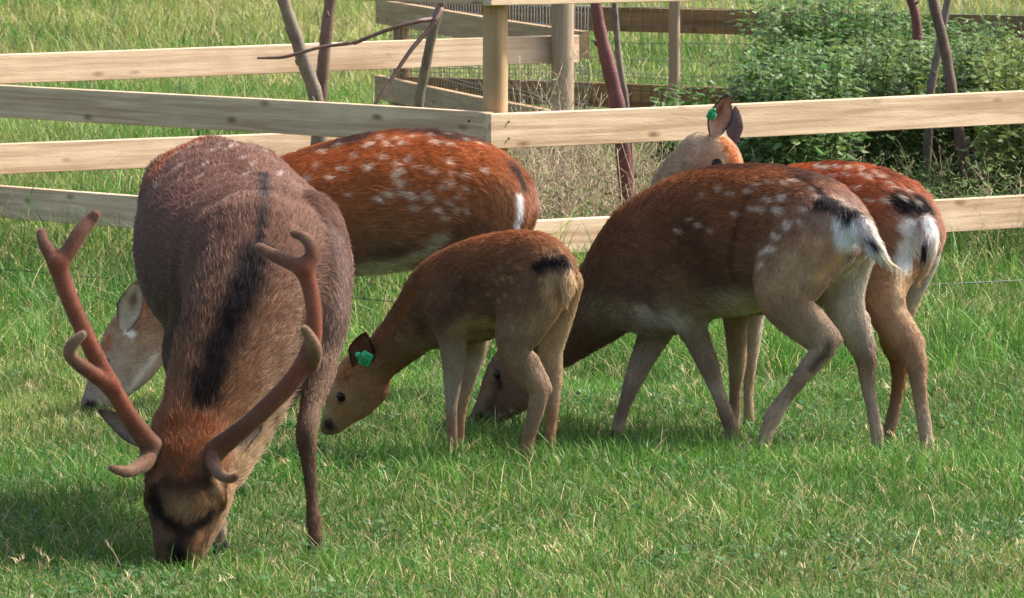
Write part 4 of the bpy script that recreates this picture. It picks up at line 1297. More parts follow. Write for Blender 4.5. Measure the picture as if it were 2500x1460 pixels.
D.chain('jaw', [(915, 950, 20.55, 38, 28), (880, 985, 20.58, 36, 24), (848, 1018, 20.60, 22, 18), (825, 1040, 20.62, 15, 15)], k=0.03, flow=-1, fl=0.008, lift=0.12, t=[lin(164, 130, 100), lin(170, 138, 108), lin(176, 150, 122)])
D.chain('hind_leg', [(1330, 690, 20.10, 78, 36), (1282, 768, 20.09, 74, 34), (1256, 838, 20.09, 50, 30), (1280, 905, 20.09, 36, 25), (1312, 950, 20.09, 29, 20), (1308, 1002, 20.09, 23, 17), (1293, 1056, 20.09, 18, 15), (1285, 1095, 20.09, 18, 15), (1279, 1125, 20.09, 16, 15)], k=0.03, fl=0.012, lift=0.16, t=[lin(128, 82, 56), lin(128, 92, 66), lin(140, 108, 80), lin(164, 128, 96), LEGD, lin(170, 132, 100), lin(166, 128, 98)])
D.chain('hind_leg', [(1385, 690, 20.24, 42, 30), (1362, 780, 20.24, 40, 27), (1344, 856, 20.24, 34, 23), (1345, 920, 20.24, 26, 18), (1349, 960, 20.24, 23, 16), (1347, 1005, 20.23, 18, 14), (1345, 1055, 20.23, 14, 12), (1341, 1092, 20.22, 15, 13), (1338, 1118, 20.22, 14, 13)], k=0.03, fl=0.012, lift=0.16, t=[lin(190, 160, 118), lin(196, 170, 130), lin(180, 148, 112), lin(176, 132, 98), lin(172, 130, 96)])
D.chain('fore_leg', [(1098, 755, 20.26, 60, 34), (1106, 835, 20.26, 38, 26), (1106, 900, 20.26, 28, 21), (1103, 960, 20.26, 20, 16), (1102, 1010, 20.26, 15, 13), (1104, 1065, 20.26, 14, 13), (1106, 1108, 20.26, 14, 13)], k=0.03, fl=0.011, lift=0.15, t=[lin(122, 86, 62), lin(160, 140, 120), lin(182, 166, 148), lin(168, 136, 108), lin(168, 130, 98)])
D.chain('fore_leg', [(1150, 785, 20.44, 44, 30), (1163, 848, 20.44, 31, 23), (1146, 915, 20.44, 23, 17), (1130, 980, 20.44, 16, 13), (1124, 1035, 20.44, 13, 11), (1121, 1078, 20.44, 13, 12), (1120, 1098, 20.44, 13, 12)], k=0.03, fl=0.011, lift=0.15, t=[lin(186, 170, 140), lin(196, 184, 166), lin(170, 140, 112), lin(166, 128, 98), lin(160, 124, 94)])
D.chain('heel', [(1298, 878, 20.09, 20, 14), (1328, 924, 20.09, 13, 10), (1340, 948, 20.09, 11, 9)], k=0.018, fl=0.010, lift=0.14, t=[LEG, LEG])
D.chain('heel', [(1356, 880, 20.24, 16, 12), (1364, 938, 20.24, 9, 8)], k=0.018, fl=0.010, lift=0.14, t=[LEG, LEG])
D.chain('tail', [(1372, 640, 20.06, 20, 16), (1384, 676, 20.03, 22, 17), (1386, 712, 20.02, 15, 12), (1384, 740, 20.02, 5, 5)], k=0.02, fl=0.026, lift=0.2, t=[lin(214, 180, 134), lin(216, 184, 138), lin(206, 172, 126)])
D.stroke([(1350, 660), (1345, 690), (1360, 725)], 44, lin(214, 178, 134), 0.95, 0.9, len_mul=1.6)
D.stroke([(1390, 655), (1396, 705)], 26, lin(228, 198, 156), 0.9, 0.9, len_mul=1.6)
D.stroke([(1305, 645), (1330, 630), (1362, 624), (1392, 638)], 28, lin(38, 29, 34), 1.0, 0.8)
D.stroke([(1355, 600), (1372, 620)], 13, lin(60, 42, 40), 0.8, 0.8)
D.stroke([(1090, 800), (1140, 795), (1190, 800)], 34, lin(196, 168, 112), 0.75, 0.9)
D.stroke([(1120, 700), (1080, 790)], 42, lin(84, 62, 52), 0.6, 0.9)
D.stroke([(1010, 800), (1050, 850)], 40, lin(98, 72, 56), 0.5, 0.9)
D.stroke([(1060, 625), (1000, 720), (940, 800), (905, 840)], 26, lin(164, 102, 64), 0.6, 0.95)
D.stroke([(850, 890), (826, 920)], 26, lin(168, 102, 62), 0.7, 0.9)
D.stroke([(1185, 640), (1165, 720), (1168, 770)], 5, lin(150, 104, 70), 0.6, 0.8)
for (u, v) in [(1215, 672), (1207, 648), (1238, 675), (1232, 632), (1200, 690), (1190, 660), (1222, 715), (1253, 640), (1180, 720), (1206, 735)]:
    D.stroke([(u, v), (u + 2, v + 5)], 8, lin(200, 172, 138), 0.55, 0.7, True)
D.stroke([(836, 918), (838, 928)], 8, lin(84, 48, 34), 0.7, 0.7)
D.stroke([(790, 1040), (800, 1052)], 20, lin(44, 34, 30), 0.95, 0.85)
D.stroke([(826, 1004), (817, 1020)], 15, lin(196, 140, 90), 0.6, 0.9)
D.stroke([(824, 986), (828, 972)], 14, lin(70, 48, 40), 0.8, 0.7)
D.build(0.0075)
D.eye(824, 971, 17, 0.72)
D.eye_at(P(862, 952, 20.72), 0.014)
fe_in, fe_out = lin(128, 88, 72), lin(92, 62, 52)
D.ear(P(874, 900, 20.52), P(893, 814, 20.46), 0.095, (-0.35, -0.9, -0.1), fe_out, fe_in, lin(44, 34, 32), cup=0.2, seed=1)
D.ear(P(893, 880, 20.68), P(912, 822, 20.76), 0.060, (-0.3, 0.8, -0.1), fe_out, fe_in, lin(44, 34, 32), seed=2)
D.ear_tag(P(893, 876, 20.415), (-0.25, -0.95, 0.1), (-0.85, 0.1, 0.42), 0.036, '01')
D.hooves([toe(1276, 20.09, -0.9, 0.45, 0.017), toe(1337, 20.22, -0.9, 0.45, 0.017), toe(1104, 20.26, -0.9, 0.45, 0.016), toe(1118, 20.44, -0.9, 0.45, 0.016)])

# ---- hind B: grazing broadside behind the stag
LB = (-0.05, 0.999)
B = Deer('rust red hind with rows of white spots grazing behind the antlered stag', 'deer', P(950, ground_px(22.0), 22.0) * np.array([1, 1, 0]), LB, 37)
BODY_B = [(-1.0, lin(206, 204, 172)), (-0.88, lin(164, 146, 118)), (-0.70, lin(132, 106, 84)), (-0.35, lin(156, 112, 78)), (0.15, lin(168, 108, 68)), (0.6, lin(180, 106, 58)), (0.94, lin(182, 104, 56)), (0.995, lin(92, 66, 58))]
B.chain('torso', [(1212, 500, 22.05, 104, 92), (1150, 484, 22.04, 140, 112), (1060, 478, 22.02, 162, 128), (960, 490, 22.0, 174, 136), (860, 504, 21.98, 170, 134), (760, 520, 21.95, 156, 122), (680, 538, 21.93, 132, 102)], k=0.05, flow=-1, fl=0.026, lift=0.16, q=BODY_B)
B.chain('neck', [(690, 545, 21.93, 124, 86), (590, 600, 21.89, 100, 68), (500, 670, 21.86, 84, 58), (420, 742, 21.83, 76, 52), (375, 785, 21.81, 72, 50)], k=0.06, flow=-1, fl=0.026, lift=0.2, t=[lin(168, 96, 54), lin(168, 104, 64), lin(160, 112, 76), lin(160, 118, 84)])
B.chain('skull', [(372, 790, 21.80, 72, 50), (335, 820, 21.78, 74, 52), (300, 868, 21.75, 64, 46), (262, 925, 21.72, 46, 36), (235, 968, 21.70, 32, 28), (222, 988, 21.69, 26, 26)], k=0.025, flow=-1, fl=0.009, lift=0.12, t=[lin(176, 128, 92), lin(172, 138, 108), lin(164, 136, 112), lin(150, 124, 104), lin(110, 90, 78)])
B.chain('jaw', [(370, 850, 21.78, 46, 34), (335, 900, 21.75, 42, 30), (296, 946, 21.72, 28, 24), (262, 978, 21.70, 20, 20)], k=0.03, flow=-1, fl=0.009, lift=0.12, t=[lin(186, 170, 150), lin(196, 184, 166), lin(200, 188, 172)])
for (du, dY, dd) in ((0, -0.1, 0), (34, 0.1, 4)):
    B.chain('hind_leg', [(1195 + du * 0.4, 520, 22.05 + dY, 98, 46), (1180 + du, 620, 22.05 + dY, 78, 42), (1195 + du, 700, 22.05 + dY, 50, 34), (1232 + du, 775, 22.05 + dY, 33, 24), (1240 + du, 830, 22.05 + dY, 24, 18), (1236 + du, 900, 22.05 + dY, 17, 15), (1232 + du, 950, 22.05 + dY, 18, 15), (1230 + du, ground_px(22.05 + dY) - 8, 22.05 + dY, 16, 15)], k=0.04, fl=0.013, lift=0.15, t=[lin(170, 104, 62), lin(160, 116, 80), LEG, LEG, LEGD, LEG])
for (du, dY) in ((0, -0.09), (-60, 0.1)):
    B.chain('fore_leg', [(690 + du * 0.5, 600, 21.95 + dY, 76, 42), (690 + du, 690, 21.95 + dY, 44, 30), (690 + du, 780, 21.95 + dY, 31, 24), (688 + du, 830, 21.95 + dY, 26, 22), (686 + du, 900, 21.95 + dY, 17, 15), (686 + du, 950, 21.95 + dY, 18, 16), (682 + du, ground_px(21.95 + dY) - 8, 21.95 + dY, 16, 15)], k=0.04, fl=0.013, lift=0.15, t=[lin(160, 100, 62), LEG, LEG, LEGD, LEG])
B.chain('tail', [(1278, 440, 22.05, 16, 22), (1287, 480, 22.05, 17, 26), (1286, 530, 22.05, 14, 22), (1282, 580, 22.05, 6, 8)], k=0.02, fl=0.026, lift=0.18, t=[lin(46, 38, 42), lin(220, 210, 200), lin(70, 60, 60), WHT])
B.stroke([(1270, 470), (1276, 510), (1268, 550)], 15, WHT, 1.0, 0.6, True, 1.3)
B.stroke([(1250, 392), (1268, 420), (1284, 450)], 26, lin(44, 36, 42), 0.95, 0.9)
B.stroke([(880, 664), (960, 652), (1030, 628), (1075, 590)], 36, lin(206, 202, 172), 0.7, 0.95)
B.stroke([(1160, 540), (1120, 575), (1200, 545)], 28, lin(112, 84, 62), 0.7, 0.9)
B.stroke([(1230, 470), (1240, 520)], 38, lin(158, 118, 80), 0.6, 0.95)
B.stroke([(930, 630), (980, 620)], 34, lin(92, 76, 62), 0.6, 0.9)
spots_b = [(965, 395), (995, 385), (975, 412), (1010, 400), (1040, 408), (1053, 412), (1095, 388), (1098, 447), (1133, 422), (1180, 405), (1185, 407), (1115, 480), (1140, 457), (1075, 455), (1043, 480), (1012, 513), (945, 470), (918, 480), (1000, 475), (1008, 478), (1067, 517), (1082, 540), (1115, 517), (1140, 520), (1095, 500), (970, 440), (960, 420), (895, 400), (825, 403), (850, 375), (930, 378), (980, 470), (845, 470), (890, 345), (915, 330), (955, 333), (1000, 325), (1040, 322), (1085, 315), (1130, 330), (890, 405), (1055, 340), (1090, 345), (930, 345), (975, 345), (880, 350), (775, 365), (810, 352), (1165, 340), (1100, 420), (760, 400), (740, 430), (800, 430)]
for (u, v) in spots_b:
    B.stroke([(u - 4, v - 2), (u + 4, v + 2)], random.uniform(7, 11), lin(240, 226, 206), random.uniform(0.55, 1.0), 0.85, True)
B.stroke([(345, 705), (352, 740)], 22, lin(170, 96, 52), 0.7, 0.9)
B.stroke([(262, 820), (250, 845)], 22, lin(172, 98, 56), 0.8, 0.9)
B.stroke([(218, 985), (226, 996)], 19, lin(36, 28, 28), 1.0, 0.5)
B.stroke([(322, 955), (360, 905), (390, 870)], 15, lin(226, 220, 208), 0.6, 0.95)
B.stroke([(305, 806), (325, 810)], 12, WHT, 0.9, 0.7)
B.build(0.0085)
B.eye(251, 878, 15, 0.7)
B.eye_at(P(280, 850, 21.92), 0.016)
B.ear(P(302, 805, 21.70), P(338, 686, 21.62), 0.105, (-0.34, -0.93, 0.0), lin(130, 90, 66), lin(222, 206, 194), lin(110, 86, 72), cup=0.30, seed=1, inner_dark=lin(140, 88, 70))
B.ear(P(330, 770, 21.90), P(356, 676, 21.96), 0.080, (-0.5, 0.5, 0.1), lin(110, 78, 60), lin(200, 188, 178), lin(46, 38, 38), seed=2)
B.hooves([toe(1229, 21.95, -1, 0, 0.021), toe(1262, 22.15, -1, 0, 0.021), toe(681, 21.86, -1, 0, 0.021), toe(622, 22.05, -1, 0, 0.021)])

# ---- hind E: standing behind C, head turned back over its shoulder
LE = (0.55, 0.835)
E = Deer('bright rust hind with white spots and black-edged white rump, looking back over its shoulder', 'deer', P(1980, ground_px(21.1), 21.1) * np.array([1, 1, 0]), LE, 41)
BODY_E = [(-1.0, lin(206, 196, 166)), (-0.86, lin(176, 158, 128)), (-0.6, lin(160, 122, 90)), (-0.1, lin(164, 112, 76)), (0.5, lin(178, 100, 56)), (0.94, lin(182, 98, 52)), (1.0, lin(146, 76, 44))]
E.chain('torso', [(2225, 572, 20.86, 82, 86), (2165, 556, 20.90, 134, 112), (2075, 562, 20.98, 168, 124), (1985, 574, 21.06, 178, 128), (1890, 590, 21.15, 176, 122), (1800, 606, 21.25, 162, 108), (1745, 615, 21.31, 132, 92)], k=0.05, flow=-1, fl=0.024, lift=0.16, q=BODY_E)
PALE = lin(188, 164, 138)
E.chain('neck', [(1755, 600, 21.31, 118, 80), (1690, 560, 21.33, 92, 72), (1650, 492, 21.31, 72, 68), (1672, 428, 21.26, 62, 64), (1705, 392, 21.22, 58, 58)], k=0.05, flow=-1, fl=0.018, lift=0.14, t=[lin(150, 104, 70), lin(170, 138, 108), PALE, PALE, PALE])
HE = (0.45, 0.85, 0.2)
E.chain('skull', [(1716, 378, 21.21, 58, 50), (1746, 386, 21.19, 62, 54), (1768, 416, 21.17, 52, 46), (1786, 462, 21.16, 38, 34), (1800, 506, 21.15, 28, 27), (1805, 522, 21.15, 24, 24)], L=HE, k=0.025, flow=-1, fl=0.008, lift=0.12, t=[PALE, lin(190, 152, 116), lin(184, 134, 96), lin(160, 124, 100), lin(90, 72, 64)])
E.chain('jaw', [(1706, 420, 21.20, 44, 34), (1736, 455, 21.18, 36, 28), (1770, 495, 21.16, 22, 20)], L=HE, k=0.03, flow=-1, fl=0.008, lift=0.12, t=[PALE, PALE, lin(200, 184, 164)])
ET = [lin(166, 116, 80), lin(166, 124, 88), lin(170, 132, 98), lin(168, 132, 100), lin(172, 140, 110), LEG, LEG]
E.chain('hind_leg', [(2185, 600, 20.86, 88, 44), (2152, 695, 20.77, 70, 42), (2172, 774, 20.69, 50, 34), (2218, 842, 20.62, 37, 26), (2236, 882, 20.58, 32, 22), (2243, 935, 20.55, 23, 18), (2249, 990, 20.54, 19, 16), (2258, 1045, 20.53, 19, 17), (2264, 1092, 20.52, 17, 16)], k=0.035, fl=0.013, lift=0.14, t=ET)
E.chain('hind_leg', [(2235, 620, 21.0, 66, 42), (2195, 735, 21.02, 52, 36), (2180, 815, 21.03, 40, 28), (2194, 875, 21.04, 29, 20), (2194, 930, 21.04, 20, 16), (2186, 985, 21.04, 17, 15), (2176, 1030, 21.04, 17, 15), (2172, 1050, 21.04, 16, 15)], k=0.035, fl=0.013, lift=0.14, t=[WHT * 0.7, lin(190, 160, 125), lin(140, 96, 66), lin(150, 108, 78), LEGD, LEGD])
E.chain('fore_leg', [(1790, 660, 21.18, 72, 40), (1794, 745, 21.19, 40, 30), (1797, 815, 21.20, 29, 24), (1800, 885, 21.21, 24, 20), (1795, 950, 21.22, 16, 14), (1794, 1005, 21.22, 17, 15), (1792, 1036, 21.22, 16, 15)], k=0.04, fl=0.012, lift=0.14, t=[lin(156, 104, 70), lin(150, 112, 82), LEG, LEGD, LEG])
E.chain('fore_leg', [(1838, 670, 21.42, 60, 38), (1842, 750, 21.43, 30, 26), (1838, 830, 21.43, 22, 20), (1831, 895, 21.43, 18, 16), (1827, 955, 21.43, 14, 13), (1828, 1005, 21.43, 14, 13), (1828, 1024, 21.43, 14, 13)], k=0.04, fl=0.012, lift=0.14, t=[GRY, lin(200, 190, 176), LEG, LEG, LEG])
E.chain('heel', [(2205, 784, 20.67, 24, 16), (2238, 818, 20.63, 14, 12), (2250, 838, 20.61, 11, 10)], k=0.02, fl=0.012, lift=0.14, t=[LEG, LEGD])
E.chain('tail', [(2262, 540, 20.74, 20, 20), (2268, 590, 20.70, 25, 22), (2262, 640, 20.69, 18, 15), (2248, 672, 20.69, 9, 8), (2240, 694, 20.69, 3, 3)], k=0.015, fl=0.028, lift=0.12, t=[WHT, WHT, lin(205, 180, 145), lin(205, 165, 115), lin(200, 160, 110)])
E.stroke([(2222, 548), (2226, 580), (2215, 640)], 34, WHT, 1.0, 0.5, len_mul=1.3)
E.stroke([(2270, 530), (2274, 548)], 20, WHT, 1.0, 0.6, len_mul=1.4)
E.stroke([(2210, 660), (2195, 720), (2190, 745)], 20, lin(214, 190, 156), 0.9, 0.8, len_mul=1.4)
E.stroke([(2185, 480), (2215, 492), (2262, 504)], 46, BLK * 0.7, 1.0, 0.7)
E.stroke([(2240, 470), (2268, 500)], 16, BLK, 0.9, 0.7)
E.stroke([(2155, 478), (2180, 490)], 10, BLK, 0.9, 0.6)
E.stroke([(2252, 592), (2250, 625)], 13, BLK, 1.0, 0.5)
for (u, v) in [(2055, 417), (2095, 418), (2105, 424), (2142, 420), (2178, 448), (2160, 435), (2200, 470), (2110, 478), (2150, 482), (2030, 398), (2060, 398), (2000, 400), (2090, 402), (2125, 410), (2215, 455), (2240, 482), (1985, 396), (2020, 420), (2075, 450)]:
    E.stroke([(u - 5, v - 1), (u + 6, v + 3)], random.uniform(7.5, 10), lin(238, 224, 204), random.uniform(0.6, 0.95), 0.8, True)
E.stroke([(1776, 338), (1794, 365), (1804, 395)], 24, lin(186, 110, 62), 0.9, 0.9)
E.stroke([(1776, 352), (1772, 362)], 8, lin(110, 50, 26), 0.8, 0.7)
E.stroke([(1757, 390), (1766, 400)], 10, lin(226, 196, 150), 0.8, 0.8)
E.stroke([(1668, 392), (1666, 420), (1672, 440)], 6, lin(150, 124, 104), 0.6, 0.9)
E.build(0.0085)
E.eye(1745, 396, 18, 0.7)
E.eye_at(P(1800, 398, 21.30), 0.014)
E.ear(P(1742, 334, 21.17), P(1774, 232, 21.12), 0.10, (0.5, -0.85, -0.05), lin(84, 76, 62), lin(196, 172, 158), lin(40, 34, 32), cup=0.22, seed=1, inner_dark=lin(150, 92, 78))
E.ear(P(1790, 350, 21.30), P(1796, 262, 21.36), 0.066, (0.3, 0.9, 0.1), lin(104, 88, 88), lin(170, 150, 140), lin(62, 52, 56), seed=2)
E.ear_tag(P(1737, 282, 21.105), (-0.45, -0.85, 0.1), (0.45, 0.0, 0.85), 0.026, '01')
E.hooves([toe(2266, 20.52, -0.9, 0.45, 0.021), toe(2170, 21.04, -0.9, 0.45, 0.021), toe(1790, 21.22, -0.9, 0.45, 0.020), toe(1827, 21.43, -0.9, 0.45, 0.020)])

# ---- stag A: facing the camera, grazing
LA = (0.99, 0.14)
A_ = Deer('big grey brown stag with velvet antlers grazing head down towards the viewer', 'stag', P(560, ground_px(18.6), 18.6) * np.array([1, 1, 0]), LA, 53)
S_TOP = lin(126, 90, 76); S_MID = lin(112, 85, 73); S_LOW = lin(104, 84, 70)
A_.chain('torso', [(518, 478, 19.30, 142, 160), (545, 540, 19.12, 190, 210), (572, 600, 18.92, 222, 246), (600, 648, 18.70, 232, 258), (622, 668, 18.48, 220, 232), (628, 690, 18.30, 190, 178)], k=0.06, flow=-1, fl=0.022, lift=0.2, q=[(-1, lin(130, 112, 92)), (-0.7, lin(112, 92, 76)), (0.0, S_MID), (0.6, S_TOP), (1.0, lin(130, 92, 76))])
A_.chain('withers', [(648, 560, 18.62, 104, 130), (640, 590, 18.42, 120, 136), (626, 650, 18.26, 130, 140)], k=0.05, flow=-1, fl=0.022, lift=0.2, t=[lin(132, 96, 82), lin(128, 92, 76), lin(126, 92, 74)])
for (u0, Yq) in ((766, 18.42), (548, 18.36)):
    A_.chain('shoulder', [(u0 - (16 if u0 > 600 else -44), 555, Yq + 0.02, 84, 84), (u0, 650, Yq - 0.08, 104, 86), (u0 + (6 if u0 > 600 else -14), 760, Yq - 0.16, 100, 78)], k=0.07 if u0 > 600 else 0.03, fl=0.02, lift=0.2, t=[lin(122, 90, 76), lin(118, 89, 76), lin(116, 90, 77)])
A_.chain('neck', [(622, 640, 18.26, 160, 156), (590, 760, 18.06, 140, 140), (545, 880, 17.92, 120, 122), (505, 980, 17.82, 104, 106), (476, 1050, 17.76, 92, 98)], k=0.06, flow=-1, fl=0.030, lift=0.26, t=[lin(128, 92, 76), lin(128, 94, 74), lin(130, 96, 74), lin(134, 100, 76), lin(140, 100, 72)])
A_.chain('throat', [(700, 740, 18.34, 120, 110), (668, 860, 18.20, 106, 96), (620, 970, 18.06, 92, 80), (575, 1070, 17.96, 74, 66), (552, 1140, 17.88, 58, 54)], k=0.08, flow=-1, fl=0.032, lift=0.3, t=[lin(130, 104, 92), lin(146, 118, 98), lin(160, 132, 106), lin(176, 150, 120), lin(180, 154, 124)])
LH = (0.985, 0.12, 0.10)
A_.chain('skull', [(462, 1066, 17.76, 88, 94), (458, 1120, 17.70, 90, 104), (455, 1180, 17.66, 84, 102), (452, 1236, 17.62, 74, 92), (446, 1292, 17.59, 58, 74), (440, 1334, 17.57, 48, 64), (437, 1358, 17.56, 40, 56)], L=LH, k=0.03, flow=-1, fl=0.011, lift=0.16, t=[lin(146, 92, 58), lin(136, 84, 54), lin(96, 68, 50), lin(112, 84, 62), lin(104, 78, 60), lin(96, 72, 58)])
A_.chain('jaw', [(535, 1150, 17.84, 56, 46), (520, 1230, 17.76, 48, 42), (492, 1300, 17.68, 38, 36), (470, 1350, 17.64, 30, 32)], L=LH, k=0.035, flow=-1, fl=0.012, lift=0.18, t=[lin(182, 152, 118), lin(178, 148, 116), lin(168, 136, 106)])
A_.chain('fore_leg', [(772, 770, 18.30, 92, 66), (786, 850, 18.22, 58, 44), (782, 910, 18.16, 42, 36), (762, 985, 18.10, 29, 28), (750, 1042, 18.06, 29, 27), (749, 1078, 18.05, 27, 25), (753, 1118, 18.05, 19, 20), (757, 1165, 18.04, 17, 17), (762, 1225, 18.03, 16, 16), (766, 1268, 18.02, 21, 20), (768, 1292, 18.01, 17, 18), (769, 1312, 18.01, 20, 20)], k=0.04, fl=0.014, lift=0.15, t=[lin(122, 98, 84), lin(126, 100, 82), lin(134, 108, 86), lin(104, 80, 64), lin(118, 92, 72), lin(112, 86, 68)])
A_.chain('fore_leg', [(486, 765, 18.34, 80, 62), (440, 842, 18.32, 52, 44), (438, 900, 18.28, 42, 36), (460, 980, 18.20, 32, 30), (488, 1060, 18.14, 27, 26), (508, 1130, 18.10, 19, 19), (524, 1200, 18.08, 17, 17), (534, 1262, 18.06, 18, 18), (538, 1302, 18.05, 18, 18)], k=0.04, fl=0.014, lift=0.15, t=[lin(112, 92, 76), lin(100, 82, 66), LEGD, LEG])
for (u0, uh, Yq) in ((452, 470, 19.30), (590, 580, 19.26)):
    A_.chain('hind_leg', [(u0, 620, Yq, 120, 80), (u0 + (uh - u0) * 0.2, 760, Yq - 0.08, 84, 62), (u0 + (uh - u0) * 0.4, 870, Yq - 0.02, 50, 44), (u0 + (uh - u0) * 0.6, 960, Yq + 0.10, 36, 32), (uh, 1040, Yq + 0.12, 24, 23), (uh, 1110, Yq + 0.08, 19, 18), (uh, ground_px(Yq) - 45, Yq + 0.02, 20, 19), (uh, ground_px(Yq) - 12, Yq, 18, 18)], k=0.04, fl=0.014, lift=0.15, t=[lin(120, 88, 72), lin(120, 96, 78), LEG, LEGD, LEG])
A_.chain('spine', [(505, 360, 19.36, 16, 20), (560, 378, 19.10, 16, 20), (605, 408, 18.85, 16, 20), (640, 452, 18.62, 18, 24)], k=0.05, flow=-1, fl=0.022, lift=0.2, t=[lin(130, 92, 76)] * 3)
for (hu, hv) in ((405, 402), (640, 388)):
    A_.chain('hip', [(hu, hv + 20, 19.22, 22, 28), (hu + (20 if hu > 500 else -10), hv + 64, 19.12, 20, 24)], k=0.09, flow=-1, fl=0.022, lift=0.2, t=[lin(134, 94, 76)] * 2)
for (bu, sg) in ((541, 1), (366, -1)):
    A_.chain('brow', [(bu - sg * 22, 1180, 17.60, 20, 18), (bu - sg * 6, 1206, 17.60, 19, 17), (bu, 1232, 17.63, 14, 13)], L=LH, k=0.02, flow=-1, fl=0.011, lift=0.16, t=[lin(112, 84, 60), lin(120, 92, 66), lin(60, 44, 36)])
A_.chain('tail', [(500, 440, 19.48, 30, 28), (496, 520, 19.54, 26, 26), (495, 600, 19.54, 10, 10)], k=0.02, fl=0.03, lift=0.15, t=[lin(90, 70, 62), WHT, WHT])
A_.stroke([(645, 420), (642, 470), (640, 540), (632, 590)], 25, lin(44, 36, 42), 0.95, 0.9)
A_.stroke([(628, 620), (600, 700), (560, 800), (528, 890), (508, 950)], 66, lin(30, 22, 24), 1.0, 0.8, len_mul=1.25)
A_.stroke([(504, 940), (488, 1004)], 46, lin(34, 24, 24), 0.9, 0.9)
A_.stroke([(365, 420), (410, 360), (480, 335)], 56, lin(170, 102, 62), 0.85, 0.95)
A_.stroke([(620, 350), (690, 400), (760, 460)], 46, lin(150, 120, 108), 0.5, 0.95)
A_.stroke([(440, 480), (500, 440)], 50, lin(136, 84, 66), 0.5, 0.95)
A_.stroke([(820, 560), (845, 680), (835, 780)], 60, lin(152, 128, 120), 0.6, 0.95)
A_.stroke([(520, 560), (490, 650), (478, 760)], 28, lin(140, 108, 90), 0.6, 0.95)
A_.stroke([(430, 640), (420, 720), (440, 800)], 40, lin(92, 74, 66), 0.6, 0.95)
A_.stroke([(740, 880), (690, 980), (640, 1080), (590, 1160)], 40, lin(190, 164, 130), 0.6, 0.95, len_mul=1.2)
A_.stroke([(410, 1040), (460, 1030), (520, 1045), (470, 1080), (420, 1090)], 44, lin(142, 86, 52), 0.9, 0.85, len_mul=1.7)
A_.stroke([(455, 1120), (452, 1160)], 42, lin(126, 76, 46), 0.85, 0.8, len_mul=1.5)
A_.stroke([(400, 1175), (450, 1180), (510, 1180)], 32, lin(58, 40, 30), 0.75, 0.95)
A_.stroke([(420, 1232), (450, 1240), (480, 1232)], 32, lin(134, 104, 72), 0.85, 0.8)
A_.stroke([(365, 1225), (385, 1262), (420, 1285), (460, 1296), (500, 1280), (530, 1248)], 27, lin(30, 22, 20), 1.0, 0.9)
A_.stroke([(366, 1195), (372, 1245)], 30, lin(40, 29, 24), 0.9, 0.9)
A_.stroke([(450, 1300), (440, 1350)], 44, lin(44, 32, 29), 0.95, 0.9)
A_.stroke([(430, 1366), (450, 1368)], 26, lin(24, 20, 20), 1.0, 0.6)
A_.stroke([(500, 1310), (480, 1345)], 16, lin(160, 112, 80), 0.7, 0.8)
A_.stroke([(545, 1180), (535, 1230)], 26, lin(164, 132, 100), 0.8, 0.9)
A_.stroke([(750, 1040), (752, 1090)], 18, lin(84, 64, 52), 0.7, 0.9)
for (u, v) in [(430, 368), (432, 400), (485, 425), (540, 345), (562, 355), (590, 380), (620, 395), (655, 360), (600, 420), (520, 360), (690, 420), (500, 395), (380, 450), (470, 350), (575, 350), (620, 345)]:
    A_.stroke([(u - 8, v + 4), (u + 8, v - 4)], 9, lin(224, 210, 196), 0.6, 0.85)
A_.build(0.009)
A_.eye(539, 1248, 12, 0.95)
A_.eye(363, 1240, 12, 0.95)
se_in, se_out = lin(150, 134, 120), lin(112, 88, 74)
A_.ear(P(372, 1092, 17.80), P(240, 1000, 17.86), 0.07, (0.25, -0.85, -0.45), se_out, se_in, lin(84, 66, 56), seed=1)
A_.ear(P(545, 1102, 17.80), P(640, 1040, 17.90), 0.085, (0.35, -0.85, -0.4), se_out, se_in, lin(70, 56, 50), seed=2)
A_.hooves([toe(768, 18.0, 0.1, -1, 0.025), toe(540, 18.04, 0.1, -1, 0.025), toe(470, 19.30, 0.1, -1, 0.026), toe(580, 19.26, 0.1, -1, 0.026)])

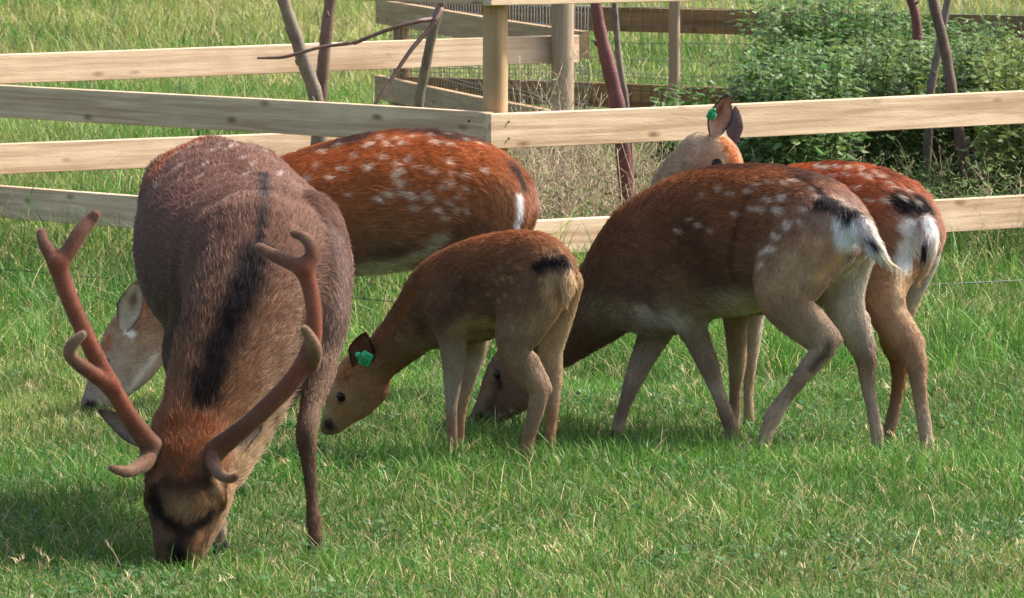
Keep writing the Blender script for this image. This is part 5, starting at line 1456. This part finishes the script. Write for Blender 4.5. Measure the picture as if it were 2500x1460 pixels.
def antler(lines, seed):
    V_RED = lin(150, 84, 66); V_DRK = lin(120, 82, 66)
    ch = []
    for i, (pts, cols) in enumerate(lines):
        ch.append(Chain('tine', [(u, v, Y, r * 0.86) for (u, v, Y, r) in pts], (0, 1), k=0.014, lat=1.0, t=cols, fl=0.005, sub=6, skin=False))
    bu, bv, bY, br = lines[0][0][0]
    b0 = P(*lines[0][0][0][:3]); b1 = P(*lines[0][0][1][:3]); dn = (b1 - b0) / np.linalg.norm(b1 - b0)
    e1 = np.cross(dn, [0, 0, 1.0]); e1 /= np.linalg.norm(e1); e2 = np.cross(dn, e1)
    rr = np.random.default_rng(seed)
    for k in range(12):                     # knobbly burr ring at the base
        an = 2 * math.pi * k / 12 + rr.uniform(-0.15, 0.15)
        cen = b0 + dn * 0.020 + (e1 * math.cos(an) + e2 * math.sin(an)) * (br * 0.86 * bY / F_PX)
        cc = Chain('burr', [(bu, bv, bY, rr.uniform(5.5, 9)), (bu + 1, bv, bY, rr.uniform(5.5, 9))], (0, 1), k=0.006, lat=1.0, t=[lin(96, 70, 58)] * 2, fl=0.004, sub=1, skin=False)
        cc.c = np.array([cen - dn * 0.006, cen + dn * 0.006])
        ch.append(cc)
    V, Q = implicit_mesh(ch, 0.005)
    N_, T = normals(V, Q)
    ds = []; cols = []; flw = []
    for c in ch:
        d, t, q, Tn, l = c.dist(V, True)
        xs = np.linspace(0, 1, len(c.t))
        cols.append(np.stack([np.interp(t, xs, [a[k] for a in c.t]) for k in range(3)], -1)); ds.append(d); flw.append(Tn)
    ds = np.array(ds); W = np.exp(-(ds - ds.min(0)) / 0.006); W /= W.sum(0)
    col = (W[:, :, None] * np.array(cols)).sum(0); fl = (W[:, :, None] * np.array(flw)).sum(0)
    col *= (0.85 + 0.3 * vnoise(V, 18, seed))[:, None]
    o = mesh_np('antler', V, None, MAT_HIDE, A_.root, col, True, Q)
    make_fur('velvet', V, T, N_, col * 0.6 + lin(206, 184, 164) * 0.4, fl, np.full(len(V), 0.0055), np.full(len(V), 0.9), 230000, o, MAT_VELVET, rad=0.00018, seed=seed, clump=0.15)
    return o
vr, vd, vb = lin(132, 70, 54), lin(112, 74, 60), lin(140, 112, 92)
Ya = 17.62
antler([([(392, 1112, Ya + .06, 34), (362, 1080, Ya, 29), (318, 1020, Ya - .05, 24), (262, 925, Ya - .09, 24), (212, 825, Ya - .11, 23), (172, 735, Ya - .11, 23), (150, 672, Ya - .10, 25), (142, 640, Ya - .10, 26)], [vb, vd, vr, vr, vr, vr, vr]),
        ([(142, 645, Ya - .10, 22), (120, 615, Ya - .09, 18), (106, 590, Ya - .08, 15.5), (101, 568, Ya - .07, 13)], [vr, vd, vd]),
        ([(142, 645, Ya - .10, 23), (170, 610, Ya - .09, 21), (198, 565, Ya - .07, 21), (220, 538, Ya - .05, 18), (233, 524, Ya - .05, 14)], [vr, vd, vd]),
        ([(272, 945, Ya - .09, 22), (222, 910, Ya - .14, 20), (182, 880, Ya - .18, 18), (170, 858, Ya - .20, 17), (181, 836, Ya - .21, 15), (202, 816, Ya - .21, 11)], [vr, vd, vb, vb]),
        ([(372, 1104, Ya + .02, 24), (350, 1132, Ya - .04, 21), (318, 1150, Ya - .09, 16), (292, 1149, Ya - .12, 13), (274, 1143, Ya - .13, 10)], [vd, vb, vd])], 61)
antler([([(505, 1122, Ya + .06, 36), (534, 1092, Ya + .01, 31), (590, 1048, Ya - .04, 26), (660, 985, Ya - .08, 25), (722, 918, Ya - .10, 25), (760, 845, Ya - .11, 24), (767, 770, Ya - .11, 21), (758, 705, Ya - .10, 22), (744, 655, Ya - .10, 25)], [vb, vd, vd, vr, vr, vr, vr]),
        ([(744, 655, Ya - .10, 22), (700, 638, Ya - .08, 18), (662, 620, Ya - .06, 16), (634, 605, Ya - .05, 13)], [vr, vd, vd]),
        ([(744, 655, Ya - .10, 24), (762, 625, Ya - .10, 20), (757, 595, Ya - .09, 17), (738, 577, Ya - .07, 14), (719, 570, Ya - .06, 12)], [vr, vd, vd]),
        ([(758, 890, Ya - .10, 24), (768, 858, Ya - .15, 21), (758, 826, Ya - .19, 16), (744, 803, Ya - .21, 11)], [vd, vb, vb]),
        ([(512, 1112, Ya + .02, 25), (524, 1140, Ya - .05, 18), (540, 1160, Ya - .10, 15), (562, 1168, Ya - .12, 13), (576, 1163, Ya - .13, 10)], [vd, vb, vd])], 67)
